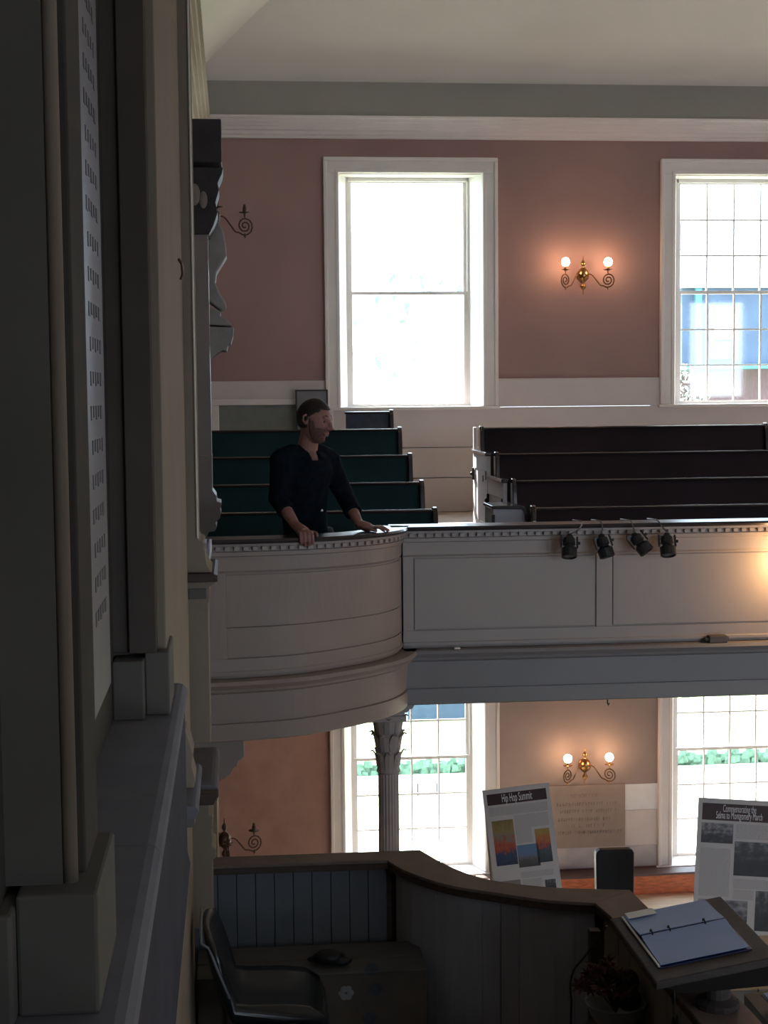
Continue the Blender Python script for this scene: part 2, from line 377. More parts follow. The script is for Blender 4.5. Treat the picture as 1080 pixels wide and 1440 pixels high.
# ================================================================== GALLERY FRONT (far side)
YG = 8.80
gal = empty('gallery_front', (1, YG, -1.3)); struct(gal, 'cream panelled front of the far gallery with a bowed end and dark rail', 'gallery front')
def G(mb, nm, m, **k): return child(mb.build(nm, m, **k), gal)
X0 = 0.97
bowpaint = mat('bow_paint', (.30, .255, .232), .5, .05, 2)
def straight(prof, nm, m, x0=X0, x1=XE, **k): return G(MB().prism([(YG-o, z) for o, z in prof], x0, x1, 'YZ'), nm, m, **k)
railp = [(.045, -.798), (.052, -.785), (.045, -.773), (-.16, -.773), (-.165, -.785), (-.16, -.798)]
toppr = [(-.10, -.798), (.036, -.798), (.036, -.812), (.014, -.814), (.014, -.838), (.024, -.842), (.022, -.862), (.004, -.868), (.002, -.94), (-.012, -.953), (-.10, -.953)]
botpr = [(-.10, -1.388), (0, -1.388), (.0, -1.452), (.008, -1.458), (.008, -1.472), (-.01, -1.476), (-.01, -1.492), (-.10, -1.492)]
ledpr = [(-.10, -1.494), (.075, -1.494), (.085, -1.512), (.06, -1.538), (.055, -1.552), (.032, -1.566), (.028, -1.716), (.020, -1.718), (.020, -1.724), (.030, -1.727), (.030, -1.815), (.02, -1.822), (-.12, -1.822)]
straight(railp, 'hand_rail', darkrail, x0=.90, smooth=False)
straight(toppr, 'frieze_moulding', gpaint); straight(botpr, 'base_rail', gpaint); straight(ledpr, 'ledge_moulding', mat('ledge_fascia_paint', (.22, .212, .218), .45, .05, 2))
G(MB().box(X0, XE, YG+.012, YG+.10, -1.40, -.94), 'backing', gpaint)
x = 1.03; pans = []
while x < XE-1.2: pans.append((x, x+1.088)); x += 1.183
prev = X0
for a, b in pans:
    G(MB().box(prev, a-.0, YG, YG+.02, -1.388, -.95), 'stile', gpaint, bevel=.003); prev = b
    G(MB().box(a+.006, b-.006, YG+.003, YG+.02, -1.381, -.962), 'panel', gpaint, bevel=.005)
dm = MB().box(-.013, .013, -.032, 0, -.834, -.814); d0 = None
x = 1.02
while x < 9.0:
    if d0 is None: d0 = dm.build('dentil', gpaint)
    else: d0 = d0.copy(); COL.objects.link(d0)
    d0.location = (x, YG-.004, 0); d0.rotation_euler = (0, 0, 0)
    d0.parent = gal; d0.matrix_parent_inverse = Matrix.Translation(-gal.location); x += .0495
# bow
TOP = spline([(-.36, 8.22, 0), (-.10, 8.22, 0), (.225, 8.24, 0), (.476, 8.29, 0), (.743, 8.43, 0), (.90, 8.62, 0), (.975, 8.86, 0)], 7)
BOT = spline([(-.36, 7.99, 0), (-.10, 7.99, 0), (.29, 8.07, 0), (.58, 8.25, 0), (.80, 8.45, 0), (.92, 8.65, 0), (.975, 8.87, 0)], 7)
def bowpt(i, z, off):
    k = min(1, max(0, (-.80-z)/(.585))); p = TOP[i].lerp(BOT[i], k)
    a = TOP[max(0, i-1)].lerp(BOT[max(0, i-1)], k); b = TOP[min(len(TOP)-1, i+1)].lerp(BOT[min(len(TOP)-1, i+1)], k)
    t = (b-a).normalized(); n = Vector((t.y, -t.x, 0)); q = p + n*off; return Vector((q.x, q.y, z))
NB = len(TOP)
def bow(prof, nm, m, i0=0, i1=NB, **k): return G(MB().sweep([[bowpt(i, z, o) for o, z in prof] for i in range(i0, i1)]), nm, m, **k)
bow(railp, 'hand_rail', darkrail)
bow(toppr, 'frieze_moulding', bowpaint); bow(botpr, 'base_rail', bowpaint)
ledb = [(o if o < .03 else o*1.15, z) for o, z in ledpr]
bow(ledb, 'ledge_moulding', bowpaint)
bow([(-.10, -1.40), (-.012, -1.40), (-.012, -.94), (-.10, -.94)], 'backing', bowpaint)
bow([(-.02, -1.388), (0, -1.388), (0, -.95), (-.02, -.95)], 'stile', bowpaint, 0, 9, bevel=.002)
bow([(-.02, -1.388), (0, -1.388), (0, -.95), (-.02, -.95)], 'stile', bowpaint, NB-3, NB, bevel=.002)
bow([(-.02, -1.381), (-.003, -1.381), (-.003, -1.232), (-.02, -1.232)], 'panel', bowpaint, 8, NB-3, bevel=.002)
bow([(-.02, -1.228), (-.003, -1.228), (-.003, -.962), (-.02, -.962)], 'panel', bowpaint, 8, NB-3, bevel=.002)
# dentils on the bow
L = 0; last = None; acc = []
for i in range(NB-1):
    a, b = bowpt(i, -.82, .0), bowpt(i+1, -.82, .0); seg = (b-a).length; t = (0.0495 - L) if last is not None else .02
    last = 1
    while t < seg:
        p = a.lerp(b, t/seg); d = (b-a).normalized(); acc.append((p, math.atan2(d.y, d.x))); t += .0495
    L = seg - (t - .0495)
for p, an in acc:
    d0 = d0.copy(); COL.objects.link(d0); d0.location = (p.x, p.y, 0); d0.rotation_euler = (0, 0, an)
# bow floor
poly = [(p.x, p.y) for p in (bowpt(i, -1.8, -.09) for i in range(NB))] + [(.97, 8.9), (XW, 8.9)]
G(MB().prism(poly, -1.82, ZG, 'XY'), 'bow_floor', floorwood)
# small dark box on the ledge, and a scrap
c = at(1012, 897, 8.72)
o = MB().box(-.055, .055, -.03, .03, 0, .042).box(-.075, -.05, -.012, .012, .008, .03).box(.05, .07, -.012, .012, .01, .034).build('junction_box', mat('grey_box', (.10, .085, .08), .6), bevel=.005, loc=(c.x, 8.765, -1.493))
tag(o, 'small dark box lying on the gallery ledge at the right', 'box')
o = MB().box(-.018, .018, -.012, .012, 0, .012).build('plaster_chip', white, bevel=.004, loc=(at(643, 908, 8.75).x, 8.755, -1.494))
tag(o, 'tiny pale chip lying on the gallery ledge near the bow', 'chip')

# iron column with leafy capital
cx, cy = .890, 8.95
colo = empty('iron_column', (cx, cy, ZF)); tag(colo, 'thin fluted iron column with leafy capital holding up the gallery', 'column')
ns = 20; rows = []
for z, r in ((ZF+.25, .068), (-2.24, .062)):
    rows.append([(cx+(r*(1-.07*(k % 2)))*math.cos(2*math.pi*k/(2*ns)), cy+(r*(1-.07*(k % 2)))*math.sin(2*math.pi*k/(2*ns)), z) for k in range(2*ns)])
child(MB().sweep(rows).build('shaft', mat('column_paint', (.42, .375, .36), .55)), colo)
child(MB().lathe([(.13, 0), (.13, .08), (.10, .10), (.11, .14), (.085, .18), (.072, .26)], (cx, cy, ZF), 20).build('base', MATS['column_paint']), colo)
cap = MB().lathe([(.062, -2.26), (.072, -2.25), (.066, -2.23), (.068, -2.10), (.078, -2.0), (.095, -1.93), (.085, -1.925)], (cx, cy, 0), 16)
child(cap.build('capital', MATS['column_paint']), colo)
lf = None
for ring, (z, r, n, s) in enumerate(((-2.22, .070, 8, 1.0), (-2.12, .075, 8, 1.1), (-2.02, .082, 8, 1.1))):
    for k in range(n):
        if lf is None:
            m_ = MB(); w = .028
            for sgn in (0,):
                ring_ = []
                for j, (h, out, ww) in enumerate(((0, 0, .7), (.04, .004, 1), (.075, .012, .9), (.098, .028, .6), (.09, .040, .25))):
                    ring_.append([(out, -w*ww, h), (out+.006, 0, h+.002), (out, w*ww, h), (out-.005, 0, h)])
                m_.sweep(ring_)
            lf = m_.build('leaf', MATS['column_paint'])
        else: lf = lf.copy(); COL.objects.link(lf)
        a = 2*math.pi*(k+.5*(ring % 2))/n
        lf.location = (cx+r*.93*math.cos(a), cy+r*.93*math.sin(a), z); lf.rotation_euler = (0, 0, a); lf.scale = (s, s, s)
        lf.parent = colo; lf.matrix_parent_inverse = Matrix.Translation(-colo.location)
ab = MB().box(cx-.10, cx+.10, cy-.10, cy+.10, -1.935, -1.90)
child(ab.build('abacus', MATS['column_paint'], bevel=.006), colo)
br = MB().prism([(cx-.10, -1.90), (cx+.08, -1.90), (cx+.09, -1.885), (cx+.11, -1.88), (cx+.12, -1.865), (cx+.14, -1.86), (cx+.155, -1.825), (cx-.12, -1.825)], cy-.09, cy+.09, 'XZ')
child(br.build('bracket', MATS['column_paint'], bevel=.003), colo)

# ================================================================== PEWS
PEWY = [10.4, 11.13, 11.86, 12.60]; PEWZ = [-.795, -.648, -.478, -.290]
def pew(x0, x1, yk, zk, zfl, body, label, group, ends=(True, True), seatd=.42):
    p = empty('pew', ((x0+x1)/2, yk, zfl)); tag(p, label, 'pew', group)
    c = lambda mb, nm, m, **k: child(mb.build(nm, m, **k), p)
    lean = .10; h = zk-zfl; t = .025
    c(MB().prism([(yk-t, zk-.02), (yk, zk-.02), (yk-lean, zfl), (yk-lean-t, zfl)], x0+.03, x1-.03, 'YZ'), 'backrest', body)
    c(MB().prism([(yk-t-.02, zk-.022), (yk-t-.022, zk-.006), (yk-t-.008, zk), (yk+.008, zk), (yk+.016, zk-.01), (yk+.012, zk-.022)], x0+.02, x1-.02, 'YZ'), 'cap_rail', pewcap, bevel=.002)
    zs = zfl+.42
    if zs < zk-.1:
        c(MB().box(x0+.03, x1-.03, yk-.5, yk-.12, zs-.03, zs), 'seat', body, bevel=.008)
    # curved end stiles
    for xe, on in ((x0, ends[0]), (x1-.035, ends[1])):
        if not on: continue
        q = [(yk+.02, zk-.01), (yk+.02, zk+.006), (yk-.005, zk+.014), (yk-.035, zk+.008), (yk-.062, zk-.03), (yk-.075, zk-.09)]
        n = 6
        for i in range(1, n+1):
            u = i/n; q.append((yk-.075-.055*u-.25*max(0, u-.45), zk-.09-(h-.09)*u*.55))
        q += [(yk-.42, zfl+.40), (yk-.42, zfl), (yk-.02, zfl)]
        c(MB().prism(q, xe, xe+.035, 'YZ'), 'end_stile', pewcap, bevel=.006)
    return p
G1 = 'green-backed pews in the corner of the gallery'; G2 = 'dark brown pews in tiers in the gallery'
lab1 = ['green-backed pew just behind the gallery rail, lowest of the tiers', 'second green-backed pew up from the gallery rail', 'third green-backed pew up from the gallery rail', 'topmost full-length green-backed pew level with the man\'s neck']
lab2 = ['lowest dark brown pew behind the rail spotlights', 'second dark brown pew up, beside the low grey door', 'third dark brown pew up from the rail', 'topmost dark brown pew under the pale wall']
for k in range(4):
    zfl = ZG + (.17*k if k else 0) + (0 if k == 0 else 0)
    fl = ZG + [0, .17, .34, .51][k]
    fl0 = fl if k else ZG
    pew(-.34, 1.385, PEWY[k], PEWZ[k], fl0, greenpew, lab1[k], G1, (False, True))
    pew(2.035, 4.50, PEWY[k], PEWZ[k], fl0, brownpew, lab2[k], G2)
# short pew at the very back
pb = pew(.95, 1.395, 13.35, -.155, ZG+.51, mat('navy_pew_panel', (.035, .045, .07), .5, .25, 20), 'short dark blue-grey pew under the left gallery window', None, (False, True))
# next block of pews beginning at the right edge
o = pew(4.52, 7.2, PEWY[3], PEWZ[3]+.012, ZG+.51, brownpew, 'brown pew whose curved end shows at the right edge of the picture', None, (True, False))
# white doors on the aisle side
def pew_door(y0, y1, ztop, zbot, label, m, loc=None, rz=0, width=None):
    d = empty('pew_door', (2.018, y0, zbot), rz); tag(d, label, 'door', 'white pew doors along the aisle')
    W_ = y1-y0; h = ztop-zbot
    c = lambda mb, nm, mm, **k: (lambda q: (setattr(q, 'parent', d), q)[1])(mb.build(nm, mm, **k))
    c(MB().box(-.03, 0, 0, .10, 0, h-.03).box(-.03, 0, W_-.10, W_, 0, h-.03).box(-.03, 0, .10, W_-.10, h-.15, h-.03).box(-.03, 0, .10, W_-.10, 0, .1), 'door_frame', m, bevel=.003)
    c(MB().box(-.022, -.006, .104, W_-.104, .1, h-.154), 'door_panel', m, bevel=.003)
    c(MB().box(-.045, .012, -.012, W_+.005, h-.03, h), 'cap_rail', pewcap, bevel=.008)
    c(MB().box(-.048, -.03, W_-.07, W_-.035, h-.25, h-.15).ball((-.05, W_-.052, h-.20), .016), 'latch', blackmetal, bevel=.003)
    c(MB().box(-.034, -.03, .16, .20, h-.24, h-.19), 'number_plate', mat('dark_plate', (.10, .08, .09), .5))
    c(MB().box(-.036, -.03, .035, .055, h-.22, h-.15), 'hinge', blackmetal)
    return d
whitedoor = mat('pew_door_white', (.88, .85, .90), .45, .04, 4)
greydoor = whitedoor
d = pew_door(11.92, 12.62, PEWZ[2]+.005, ZG+.51, 'tall white pew door, the upper of two beside the aisle', whitedoor)
d = pew_door(11.19, 11.88, PEWZ[1]+.005, ZG+.34, 'white pew door, the lower of two beside the aisle', whitedoor)
lb_ = empty('pew_end_box', (1.91, 10.55, ZG)); tag(lb_, 'low grey-white boxed pew end with dark cap just behind the rail', 'box')
zq = at(720, 711, 10.45).z; ge = mat('pew_end_grey', (.46, .47, .52), .5, .04, 4)
child(MB().prism([(1.785, ZG), (2.022, ZG), (2.018, zq-.16), (2.0, zq-.02), (1.785, zq-.02)], 10.45, 10.80, 'XZ').build('end_panel', ge, bevel=.003), lb_)
child(MB().prism([(1.775, zq-.022), (1.775, zq), (1.975, zq), (2.005, zq-.01), (2.022, zq-.045), (2.031, zq-.16), (2.02, zq-.16), (2.008, zq-.06), (1.99, zq-.028)], 10.44, 10.81, 'XZ').build('cap_rail', pewcap, bevel=.004), lb_)
child(MB().box(1.775, 1.795, 10.43, 10.45, zq-.14, zq-.06).build('latch', blackmetal, bevel=.003), lb_)
d = MB().box(0, .03, 0, .035, 0, 1.0).build('door_post', whitedoor, bevel=.004, loc=(2.0, 12.66, ZG+.51-.2))
d.scale.z = (PEWZ[3]-(ZG+.31)) ; tag(d, 'narrow white post behind the topmost pew door', 'post')
# framed picture leaning on the wall behind the man
pc = at(438, 548, 14.40)
fp = empty('framed_picture', (pc.x, 14.38, -1.135)); tag(fp, 'black-framed picture leaning on the wall behind the man', 'picture')
hgt = pc.z+1.135
for nm, mb, m in (('frame', MB().box(-.152, -.138, 0, .02, 0, hgt).box(.138, .152, 0, .02, 0, hgt).box(-.138, .138, 0, .02, hgt-.014, hgt).box(-.138, .138, 0, .02, 0, .014), blackmetal), ('picture_panel', MB().box(-.138, .138, .006, .016, .014, hgt-.014), mat('grey_print', (.19, .185, .20), .35, .1, 4))):
    q = mb.build(nm, m); q.parent = fp

# ================================================================== SPOTLIGHTS hooked over the rail
slabs = ['leftmost of the four black clip-on spotlights hooked over the gallery rail', 'second from left of the four black spotlights hooked over the gallery rail', 'third from left of the four black spotlights, its face catching light', 'rightmost of the four black spotlights hooked over the gallery rail']
proto = None
for i, (hx, hy, bx, by, tilt, roll) in enumerate(((816, 736, 801, 768, 25, -8), (842, 736, 846, 768, 15, 25), (884, 735, 892, 766, 20, 60), (922, 733, 938, 766, 25, -2))):
    top = at(hx, hy, 8.80); b = at(bx, by-12, 8.70)
    s = empty('spotlight', (top.x, 8.75, -.773)); tag(s, slabs[i], 'spotlight', 'black spotlights hooked over the gallery rail')
    o_ = Vector(s.location)
    def c(mb, nm, m, **k):
        q = mb.build(nm, m, **k); q.parent = s; return q
    e = b - o_
    hook = spline([(-.02, .16, .012), (-.012, .06, .016), (0, .0, .012), (.3*e.x, -.05, -.02), (e.x*.8, -.06, e.z*.6), (e.x, e.y, e.z+.02)], 4)
    c(MB().tube(hook, .0042, 6), 'hook', mat('hook_metal', (.16, .15, .15), .35, metal=.8))
    c(MB().ball((e.x, e.y, e.z), .022, (1, .8, 1.1)).box(e.x-.045, e.x-.012, e.y-.012, e.y+.012, e.z-.022, e.z+.004), 'swivel', blackmetal)
    r = empty('lamp_head', tuple(e)); 
    hd = MB().lathe([(.016, .0), (.034, -.012), (.038, -.05), (.028, -.056), (.028, -.062), (.046, -.075), (.046, -.125), (.040, -.128), (.036, -.10)], (0, 0, 0), 14)
    hm = hd.box(-.052, -.044, -.01, .01, -.07, -.0).box(.044, .052, -.01, .01, -.07, 0).box(.05, .066, -.006, .006, -.045, -.03)
    bpy.data.objects.remove(r)
    q = c(hm, 'lamp_head', blackmetal); q.location = (e.x-.004, e.y, e.z+.006); q.rotation_euler = (math.radians(-tilt), math.radians(-roll*.6), 0)
    l_ = MB().lathe([(.001, -.112), (.037, -.114), (.037, -.118), (.001, -.12)], (0, 0, 0), 14).build('lens', mat('lens_glass', (.12, .12, .14), .1, spec=.8)); l_.parent = q

# ================================================================== SCONCES
def sconce(loc, rz, lit, label, group):
    s = empty('wall_sconce', loc, rz); tag(s, label, 'sconce', group)
    m = brass if lit else darkbrass; armm = mat('dark_brass_arm', (.16, .085, .04), .35, .2, 12, metal=.8) if lit else darkbrass
    def c(mb, nm, mm, par=s, **k):
        q = mb.build(nm, mm, smooth=True, **k); q.parent = par; q.scale = (1.12, 1, 1.18) if nm == 'baluster' else (1, 1, 1); return q
    # local: y = -out of the wall
    c(MB().lathe([(.002, .155), (.006, .135), (.004, .125), (.018, .105), (.022, .09), (.014, .075), (.008, .066), (.03, .05), (.048, .025), (.052, 0), (.044, -.028), (.018, -.05), (.009, -.062), (.022, -.08), (.026, -.094), (.014, -.112), (.005, -.122), (.008, -.135), (.002, -.155)], (0, -.05, 0), 14), 'baluster', m)
    c(MB().ball((0, 0, 0), .055, (1, .25, 1.1)), 'backplate', m)
    for sg in (-1, 1):
        ax_, ay_ = .80, -.60
        A_ = lambda r_, z_: (sg*ax_*r_, -.05+ay_*r_, z_)
        pts = [A_(.045, .01), A_(.09, .0), A_(.135, -.05), A_(.175, -.10)]
        cr_, cz_ = .255, -.055
        for k in range(0, 27):
            an = math.radians(225 + k*31)
            rr = .072*(1-k/30)
            pts.append(A_(cr_+rr*math.cos(an), cz_+rr*math.sin(an)))
        arm = c(MB().tube(spline(pts[:5], 3)[:-1]+[Vector(p) for p in pts[4:]], .0062, 7), 'arm', armm)
        dx, dy_, _z = A_(cr_, 0); topz = cz_+.07
        c(MB().lathe([(.004, topz-.020), (.005, topz), (.010, topz+.01), (.004, topz+.018), (.018, topz+.022), (.044, topz+.028), (.045, topz+.031), (.012, topz+.030), (.013, topz+.036), (.016, topz+.064), (.001, topz+.066)], (dx, dy_, 0), 14), 'drip_pan', m, arm)
        c(MB().lathe([(.001, -.150), (.006, -.14), (.012, -.125), (.004, -.117), (.008, -.112)], (dx, dy_, 0), 8), 'drop', m, arm)
        bm_ = bulbm if lit else mat('unlit_bulb', (.10, .07, .065), .2, spec=.6)
        if lit: c(MB().ball((dx, dy_, topz+.098), .040, (1, 1, 1.05), 16, 10), 'bulb', bm_, arm)
        else: c(MB().ball((dx, dy_, topz+.075), .012, (1, 1, 1.4)), 'bulb_socket', m, arm)
    return s
gr = 'two-armed brass wall sconces'
p1 = at(818, 388, YF); sconce((p1.x, YF-.012, p1.z), 0, True, 'lit two-armed brass sconce on the pink wall between the gallery windows', gr)
p2 = at(820, 1074, YF); sconce((p2.x, YF-.03, p2.z), 0, True, 'lit two-armed brass sconce on the lower wall above the tan tablet', gr)
sconce((-.165, 11.6, 1.32), math.radians(60), False, 'unlit brass sconce on the front wall beside the carved bracket, top left', gr)
sconce((-.165, 12.0, -3.53), math.radians(60), False, 'unlit brass sconce at lower left just above the pulpit rail', gr)
# globe lamp on the gallery front just outside the right edge
gl = empty('gallery_lamp', (3.30, YG, -1.12)); tag(gl, 'warm globe lamp on the gallery front at the right edge', 'lamp')
for nm, mb, m in (('backplate', MB().lathe([(.05, 0), (.05, .012), (.02, .02)], (0, 0, 0), 14), brass), ('arm', MB().tube([(0, 0, 0), (0, -.07, -.02), (0, -.15, 0), (0, -.17, .04)], .007), brass), ('bulb', MB().ball((0, -.17, .095), .06), emit('bright_globe', (1.0, .56, .24), 110))):
    q = mb.build(nm, m, smooth=True); q.parent = gl
    if nm == 'backplate': q.rotation_euler = (math.radians(90), 0, 0)

# ================================================================== FRONT WALL (left)
fw = empty('wall_front', (XW, 5, 0)); struct(fw, 'shadowed front wall of pilasters and ledges seen edge-on at the left', 'wall')
def FW(mb, nm, m, **k): return child(mb.build(nm, m, **k), fw)
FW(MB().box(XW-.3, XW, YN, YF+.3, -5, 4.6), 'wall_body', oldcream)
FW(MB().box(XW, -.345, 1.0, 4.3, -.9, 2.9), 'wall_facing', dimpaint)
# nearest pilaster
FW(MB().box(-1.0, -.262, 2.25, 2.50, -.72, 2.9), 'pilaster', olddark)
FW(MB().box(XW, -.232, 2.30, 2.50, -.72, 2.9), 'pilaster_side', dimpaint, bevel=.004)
FW(MB().tube([(-.252, 2.262, -.72), (-.252, 2.262, 2.9)], .012, 10), 'highlight_bead', oldcream, smooth=True)  # edge bead in a paler coat, the bevel highlight put into its colour
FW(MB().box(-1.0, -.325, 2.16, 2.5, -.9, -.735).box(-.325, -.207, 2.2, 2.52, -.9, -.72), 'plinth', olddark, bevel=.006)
# second pilaster
FW(MB().box(XW, -.224, 4.30, 4.6, -.72, 2.9).box(-.30, -.224, 4.285, 4.3, -.72, 2.9), 'pilaster', mat('pilaster_brown_grey', (.095, .082, .072), .95, .1, 3, spec=.03), bevel=.003)
FW(MB().box(-.345, -.258, 4.24, 4.6, -.9, -.735), 'plinth', olddark, bevel=.005)
FW(MB().box(-.258, -.190, 4.30, 4.6, -.9, -.72), 'plinth', olddark, bevel=.005)
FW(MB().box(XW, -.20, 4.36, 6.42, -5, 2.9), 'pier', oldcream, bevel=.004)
# ledge in two lengths with rounded nose
def nose(x, z, r, n=6): return [(x-r+r*math.sin(math.pi*i/n), z-r+r*math.cos(math.pi*i/n)) for i in range(n+1)]
for y0, y1 in ((.6, 3.04), (3.046, 4.78)):
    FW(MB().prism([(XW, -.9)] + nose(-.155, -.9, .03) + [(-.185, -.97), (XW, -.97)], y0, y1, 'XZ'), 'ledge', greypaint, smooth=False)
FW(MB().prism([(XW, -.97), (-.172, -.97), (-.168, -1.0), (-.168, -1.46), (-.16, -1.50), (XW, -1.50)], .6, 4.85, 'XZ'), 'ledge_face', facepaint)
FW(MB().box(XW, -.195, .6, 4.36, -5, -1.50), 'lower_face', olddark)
# little shelf on the pier, with a scroll bracket on it
FW(MB().prism([(-.26, -1.36)] + nose(-.135, -1.36, .022) + [(-.26, -1.41)], 5.02, 5.62, 'XZ'), 'small_shelf', greypaint, smooth=False)
FW(MB().prism([(-.26, -1.44), (-.15, -1.44), (-.15, -1.40), (-.26, -1.40)], 5.05, 5.6, 'XZ'), 'small_shelf_bed', olddark)
sc = [(-.2, -1.36), (-.158, -1.36), (-.150, -1.33), (-.162, -1.28), (-.156, -1.24), (-.170, -1.19), (-.18, -1.16), (-.2, -1.16)]
FW(MB().prism(sc, 5.25, 5.42, 'XZ'), 'scroll', oldcream, bevel=.004)
# small chips where the paint has gone on the pier (a hook and stain)
FW(MB().tube([(-.198, 5.95, .52), (-.185, 5.95, .50), (-.182, 5.95, .46), (-.19, 5.95, .44)], .006), 'hook', darkbrass)
# gallery-level pilaster with base, slab, lower pilaster, bracket slab and base
sh = [(-.30, 2.9), (-.155, 2.9), (-.155, -.60), (-.150, -.612), (-.135, -.618), (-.130, -.63), (-.142, -.645), (-.128, -.655), (-.125, -.69), (-.118, -.72), (-.100, -.745), (-.30, -.745)]
FW(MB().prism(sh[::-1], 6.44, 6.80, 'XZ'), 'corner_pilaster', oldcream)
FW(MB().tube([(-.1565, 6.436, -.60), (-.1565, 6.436, 2.9)], .0045, 8), 'highlight_bead', cream)  # thin paler strip that paints the rim light along the corner
FW(MB().prism([(-.30, -.748), (-.09, -.748), (-.074, -.755), (-.074, -.782), (-.30, -.782)], 6.40, 7.0, 'XZ'), 'dark_slab', darkwood, bevel=.004)
lo = [(-.30, -.783), (-.085, -.783), (-.088, -.80), (-.112, -.815), (-.112, -.875), (-.118, -.885), (-.118, -1.49), (-.30, -1.49)]
FW(MB().prism(lo, 6.50, 6.76, 'XZ'), 'lower_pilaster', oldcream, bevel=.003)
FW(MB().box(-.20, -.125, 6.494, 6.5, -.865, -.82), 'carved_block', olddark, bevel=.004)
FW(MB().prism([(-.30, -1.66)] + nose(-.088, -1.655, .03) + [(-.30, -1.722)], 6.44, 7.15, 'XZ'), 'bracket_slab', greypaint)
FW(MB().prism([(-.30, -1.724), (-.105, -1.724), (-.098, -1.70), (-.085, -1.69), (-.083, -1.672), (-.30, -1.672)], 6.36, 6.44, 'XZ'), 'slab_nose', darkwood, bevel=.01)
lb = [(-.30, -1.724), (-.13, -1.724), (-.13, -1.80), (-.115, -1.81), (-.115, -1.862), (-.12, -1.87), (-.12, -1.94), (-.105, -1.95), (-.105, -1.99), (-.12, -2.0), (-.12, -2.3), (-.30, -2.3)]
FW(MB().prism(lb, 6.50, 6.72, 'XZ'), 'pedestal_mouldings', oldcream, bevel=.003)
# corbel under the bow where it meets the wall
cb = [(-.36, -1.83), (.03, -1.83), (.03, -1.935), (.015, -1.955), (-.005, -1.96), (-.005, -1.985), (-.03, -2.0), (-.04, -2.03), (-.08, -2.06), (-.36, -2.08)]
FW(MB().prism(cb[::-1], 8.12, 8.6, 'XZ'), 'corbel', gpaint, bevel=.003)
FW(MB().box(XW, -.12, 8.2, 8.9, -2.0, -1.82), 'corbel_backing', oldcream)

FW(MB().box(XW, -.167, 11.2, 12.4, .9, 1.8).box(XW, -.167, 11.2, 12.4, -3.9, -3.0), 'sconce_panel', oldcream)
# far pilaster on the gallery, with abacus, capital and base
def px_prof(pts, Y): return [(at(a, b, Y).x, at(a, b, Y).z) for a, b in pts]
fp_ = empty('wall_pilaster', (-.2, 9.1, -1)); struct(fp_, 'slim pilaster with dark capital and moulded foot rising behind the rail', 'pilaster')
def FP(mb, nm, m, **k): return child(mb.build(nm, m, **k), fp_)
pilm = mat('pilaster_paint', (.20, .17, .155), .5, .1, 4); dkm = mat('dark_capital', (.030, .024, .025), .6, .25, 12)
base = px_prof([(298, 640), (298.5, 688), (299, 690), (304, 697), (305, 705), (311, 707), (311, 713), (309.5, 715), (311, 722), (309, 729), (303, 735), (305, 741), (302, 747), (294, 748), (290, 758), (281, 768)], 9.0)
FP(MB().prism([(XW, base[0][1])] + base + [(XW, base[-1][1])], 9.0, 9.3, 'XZ'), 'foot', pilm, bevel=.003)
FP(MB().box(XW, -.128, 9.0, 9.3, base[0][1], 1.0), 'shaft', pilm)
FP(MB().box(XW, -.04, 8.95, 9.35, 1.33, 1.575), 'abacus', dkm, bevel=.005)
capo = px_prof([(314, 236), (312, 245), (306, 258), (308, 268), (303, 285), (306, 300), (300, 318), (294, 330)], 9.0)
FP(MB().prism([(XW, capo[0][1])] + capo + [(XW, capo[-1][1])], 8.98, 9.3, 'XZ'), 'capital', dkm, bevel=.004)
FP(MB().ball((-.20, 8.975, 1.15), .035, (1, .5, 1.8)).ball((-.15, 8.975, 1.12), .025, (1, .5, 2)), 'capital_carving', pilm)
# carved bracket in profile
cbk = empty('carved_bracket', (-.2, 9.5, .5)); tag(cbk, 'grey carved scroll bracket in profile against the pink wall', 'bracket')
cm = mat('carved_grey', (.25, .235, .22), .6, .15, 10)
o1 = px_prof([(286, 316), (308, 314), (315, 330), (318, 348), (319, 362), (313, 372), (305, 385), (303, 399), (309, 413), (318, 428), (319, 434), (311, 438), (286, 420)], 9.5)
child(MB().prism(o1[::-1], 9.38, 9.62, 'XZ').build('carved_figure', cm, bevel=.012), cbk)
o2 = px_prof([(286, 424), (300, 436), (311, 440), (310, 446), (318, 450), (325, 457), (326, 460), (286, 458)], 9.5)
child(MB().prism(o2[::-1], 9.34, 9.66, 'XZ').build('scroll_top', cm, bevel=.008), cbk)
o3 = px_prof([(286, 461), (329, 462), (328, 474), (325, 485), (321, 486), (319, 495), (312, 494), (303, 500), (294, 507), (286, 508)], 9.5)
child(MB().prism(o3[::-1], 9.32, 9.68, 'XZ').build('console', cm, bevel=.006), cbk)
child(MB().box(XW, -.17, 9.4, 9.6, .2, 1.05).build('mounting', cm), cbk)
# tablet with rows of lettering on the wall between the pilasters
tb = empty('wall_tablet', (-.335, 3.8, .7)); tag(tb, 'pale blue lettered tablet seen edge-on on the front wall', 'tablet')
child(MB().box(-.345, -.333, 3.52, 4.06, -.76, 2.2).build('slab', tabletblue, bevel=.003), tb)
for i in range(33):
    z = -.55+i*.082
    mb = MB()
    for j in range(5): mb.box(-.334, -.3315, 3.66+.065*j+.01*(i % 3), 3.70+.065*j, z+.006*(j % 2), z+.034)
    q = child(mb.build('lettering', inkdark), tb); q['kind'] = 'stuff'
